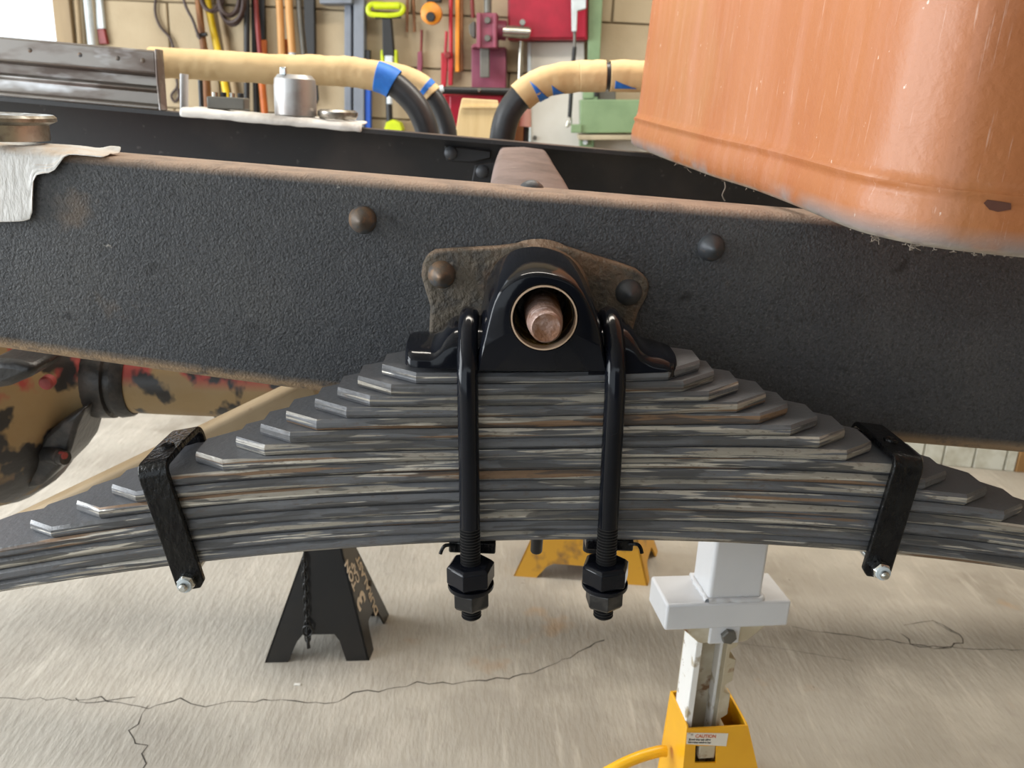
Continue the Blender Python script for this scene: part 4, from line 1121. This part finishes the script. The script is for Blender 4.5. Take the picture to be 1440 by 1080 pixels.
# tab and bolt
zb_ = pc_.z - PH / 2
tx = P(1014, 895, TY).x - pc_.x
tabc = pc_ + sx * tx - sy * (PD / 2 - .006) - sz * (PH / 2 + .014)
MB().box(tabc, (.050, .006, .032), axs).build('tab', K['white'], stn, bevel=.003)
MB().lathe(tabc - sy * .003 + sx * .005, -sy, [(0, .0125), (.007, .0125), (.0085, .011)], 6, True, .3).build('bolt', K['iron'], stn, ang=25, bevel=.0006)
# gusset under the plate and ratchet post
gz = zb_
gs = [(-.066, 0), (.066, 0), (.066, -.004), (.040, -.028), (.034, -.03), (-.034, -.03), (-.040, -.028), (-.066, -.004)]
gc = pc_ + sx * tx - sz * PH / 2 - sy * .036
MB().prism([gc + sx * x + sz * z for x, z in gs], sy * .05).build('gusset', K['beigerust'], stn, bevel=.002)
pwid, plen = .074, .30
pc2 = gc + sy * .024 - sz * .02
mb = MB().box(pc2 + sy * .040 - sz * plen / 2, (pwid, .006, plen), axs)
mb.build('post_web', K['beigerust'], stn, bevel=.001)
MB().box(pc2 - sx * (pwid / 2 - .006) + sy * .016 - sz * plen / 2, (.012, .052, plen), axs).build('post_flange', K['chipwhite'], stn, bevel=.002)
MB().box(pc2 + sx * (.020) + sy * .026 - sz * plen / 2, (.008, .022, plen), axs).build('post_flange', K['chipwhite'], stn, bevel=.002)
tooth = [(.020, 0), (.038, 0)]
z = -.0
while z > -plen + .03:
    tooth += [(.038, z - .034), (.0265, z - .042), (.0265, z - .056), (.038, z - .060)]; z -= .066
tooth += [(.020, z)]
MB().prism([pc2 + sx * x + sz * zz for x, zz in tooth], sy * .04).build('ratchet_teeth', K['beigerust'], stn, bevel=.0012)
# yellow tower
tyf = pc2.y - .022
def tp(px, py, Y): return P(px, py, Y)
f_tl, f_tr = tp(963, 1022, tyf), tp(1046, 1024, tyf)
zt0 = (f_tl.z + f_tr.z) / 2
h_t = zt0; slope = .27
cx_t = (f_tl.x + f_tr.x) / 2; wt = (f_tr.x - f_tl.x) / 2 + .004
yc = pc2.y + .022
zpk = zt0 + .006
def corner(sxn, syn, z, ex=0):
    k = (zt0 - z)
    return V((cx_t, yc, 0)) + sx * sxn * (wt + k * (.02 if sxn < 0 else .30)) + sy * syn * (.044 + k * (.14 if syn < 0 else .03)) + sz * z
tow = thing  # (name kept for clarity)
def panel(pts, name, par=stn, th=.004, m='yellow'):
    cen = V((cx_t, yc, sum(p.z for p in pts) / len(pts)))
    mid = sum(pts, V((0, 0, 0))) / len(pts); inw = (cen - mid); inw.z = 0
    return MB().prism(pts, inw.normalized() * th).build(name, K[m], par, bevel=.0012)
zr = zpk
# front panel with a square window, built from four pieces joined in one mesh
FLb, FRb = corner(-1, -1, 0), corner(1, -1, 0); FLt, FRt = corner(-1, -1, zt0), corner(1, -1, zt0)
nF = (FRb - FLb).cross(FLt - FLb).normalized()
if nF.y > 0: nF = -nF
def onF(px, py): return PN(px, py, nF, FLt)
hw = [onF(978, 1049), onF(1008, 1049), onF(1007, 1073), onF(977, 1073)]
cF = sum(hw, V((0, 0, 0))) / 4
out = [FLt, FRt, FRb, FLb]
mb = MB(); vs = out + hw; ivs = [v - nF * .004 for v in vs]
mb.add(vs + ivs, [(0, 1, 5, 4), (1, 2, 6, 5), (2, 3, 7, 6), (3, 0, 4, 7), (8, 12, 13, 9), (9, 13, 14, 10), (10, 14, 15, 11), (11, 15, 12, 8),
    (4, 5, 13, 12), (5, 6, 14, 13), (6, 7, 15, 14), (7, 4, 12, 15), (0, 8, 9, 1), (1, 9, 10, 2), (2, 10, 11, 3), (3, 11, 8, 0)])
fp = mb.build('front_panel', K['yellow'], stn, ang=25)
panel([corner(-1, -1, 0), corner(-1, -1, zt0), corner(-1, -.9, zt0 + .004), corner(-1, .2, zpk), corner(-1, 1, zpk), corner(-1, 1, 0)], 'side_panel')
panel([corner(1, -1, 0), corner(1, -1, zt0), corner(1, -.9, zt0 + .004), corner(1, .2, zpk), corner(1, 1, zpk), corner(1, 1, 0)], 'side_panel')
panel([corner(-1, 1, 0), corner(-1, 1, zpk), corner(1, 1, zpk), corner(1, 1, 0)], 'back_panel')
# pawl seen through the window
MB().box(cF - nF * -.02 + V((0, .03, 0)), (.028, .012, .03), axs).build('pawl', K['beigerust'], stn, bevel=.002)
lb = [onF(966, 1030), onF(1024, 1031), onF(1021, 1049), onF(965, 1046)]
lab = MB().prism([p + nF * .0003 for p in lb], nF * .0005).build('warning_label', K['labelpaper'], stn)
lx = (lb[1] - lb[0]); ly = (lb[0] - lb[3])
def lt(u, v): return lb[3] + lx * u + ly * v + nF * .001
text('CAUTION', 'lettering', lt(.2, .60), lx, ly, .0078, K['redprint'], lab, .0001)
text('Bend this tab after', 'lettering', lt(.05, .34), lx, ly, .0050, K['blackprint'], lab, .0001)
text('inserting ratchet bar', 'lettering', lt(.04, .10), lx, ly, .0047, K['blackprint'], lab, .0001)
# handle tube
hp = [V((cx_t, yc, 0)) - sx * (wt + .012) + sz * (P(945, 1052, yc).z), P(925, 1057, yc - .01), P(895, 1066, yc - .02), P(865, 1080, yc - .03), P(845, 1095, yc - .03), P(838, 1130, yc - .03)]
MB().tube(smooth_path(hp, 5), .0095, 14).build('handle', K['yellow'], stn, ang=60)

# small flakes on the floor and the spring
for (x, y) in ((418, 963),):
    p = PZ(x, y)
    tag(MB().box(p + V((0, 0, .001)), (.012, .005, .002)).build('paint_flake', K['flake']), 'small white paint flake on the floor before the black stand', 'flake')
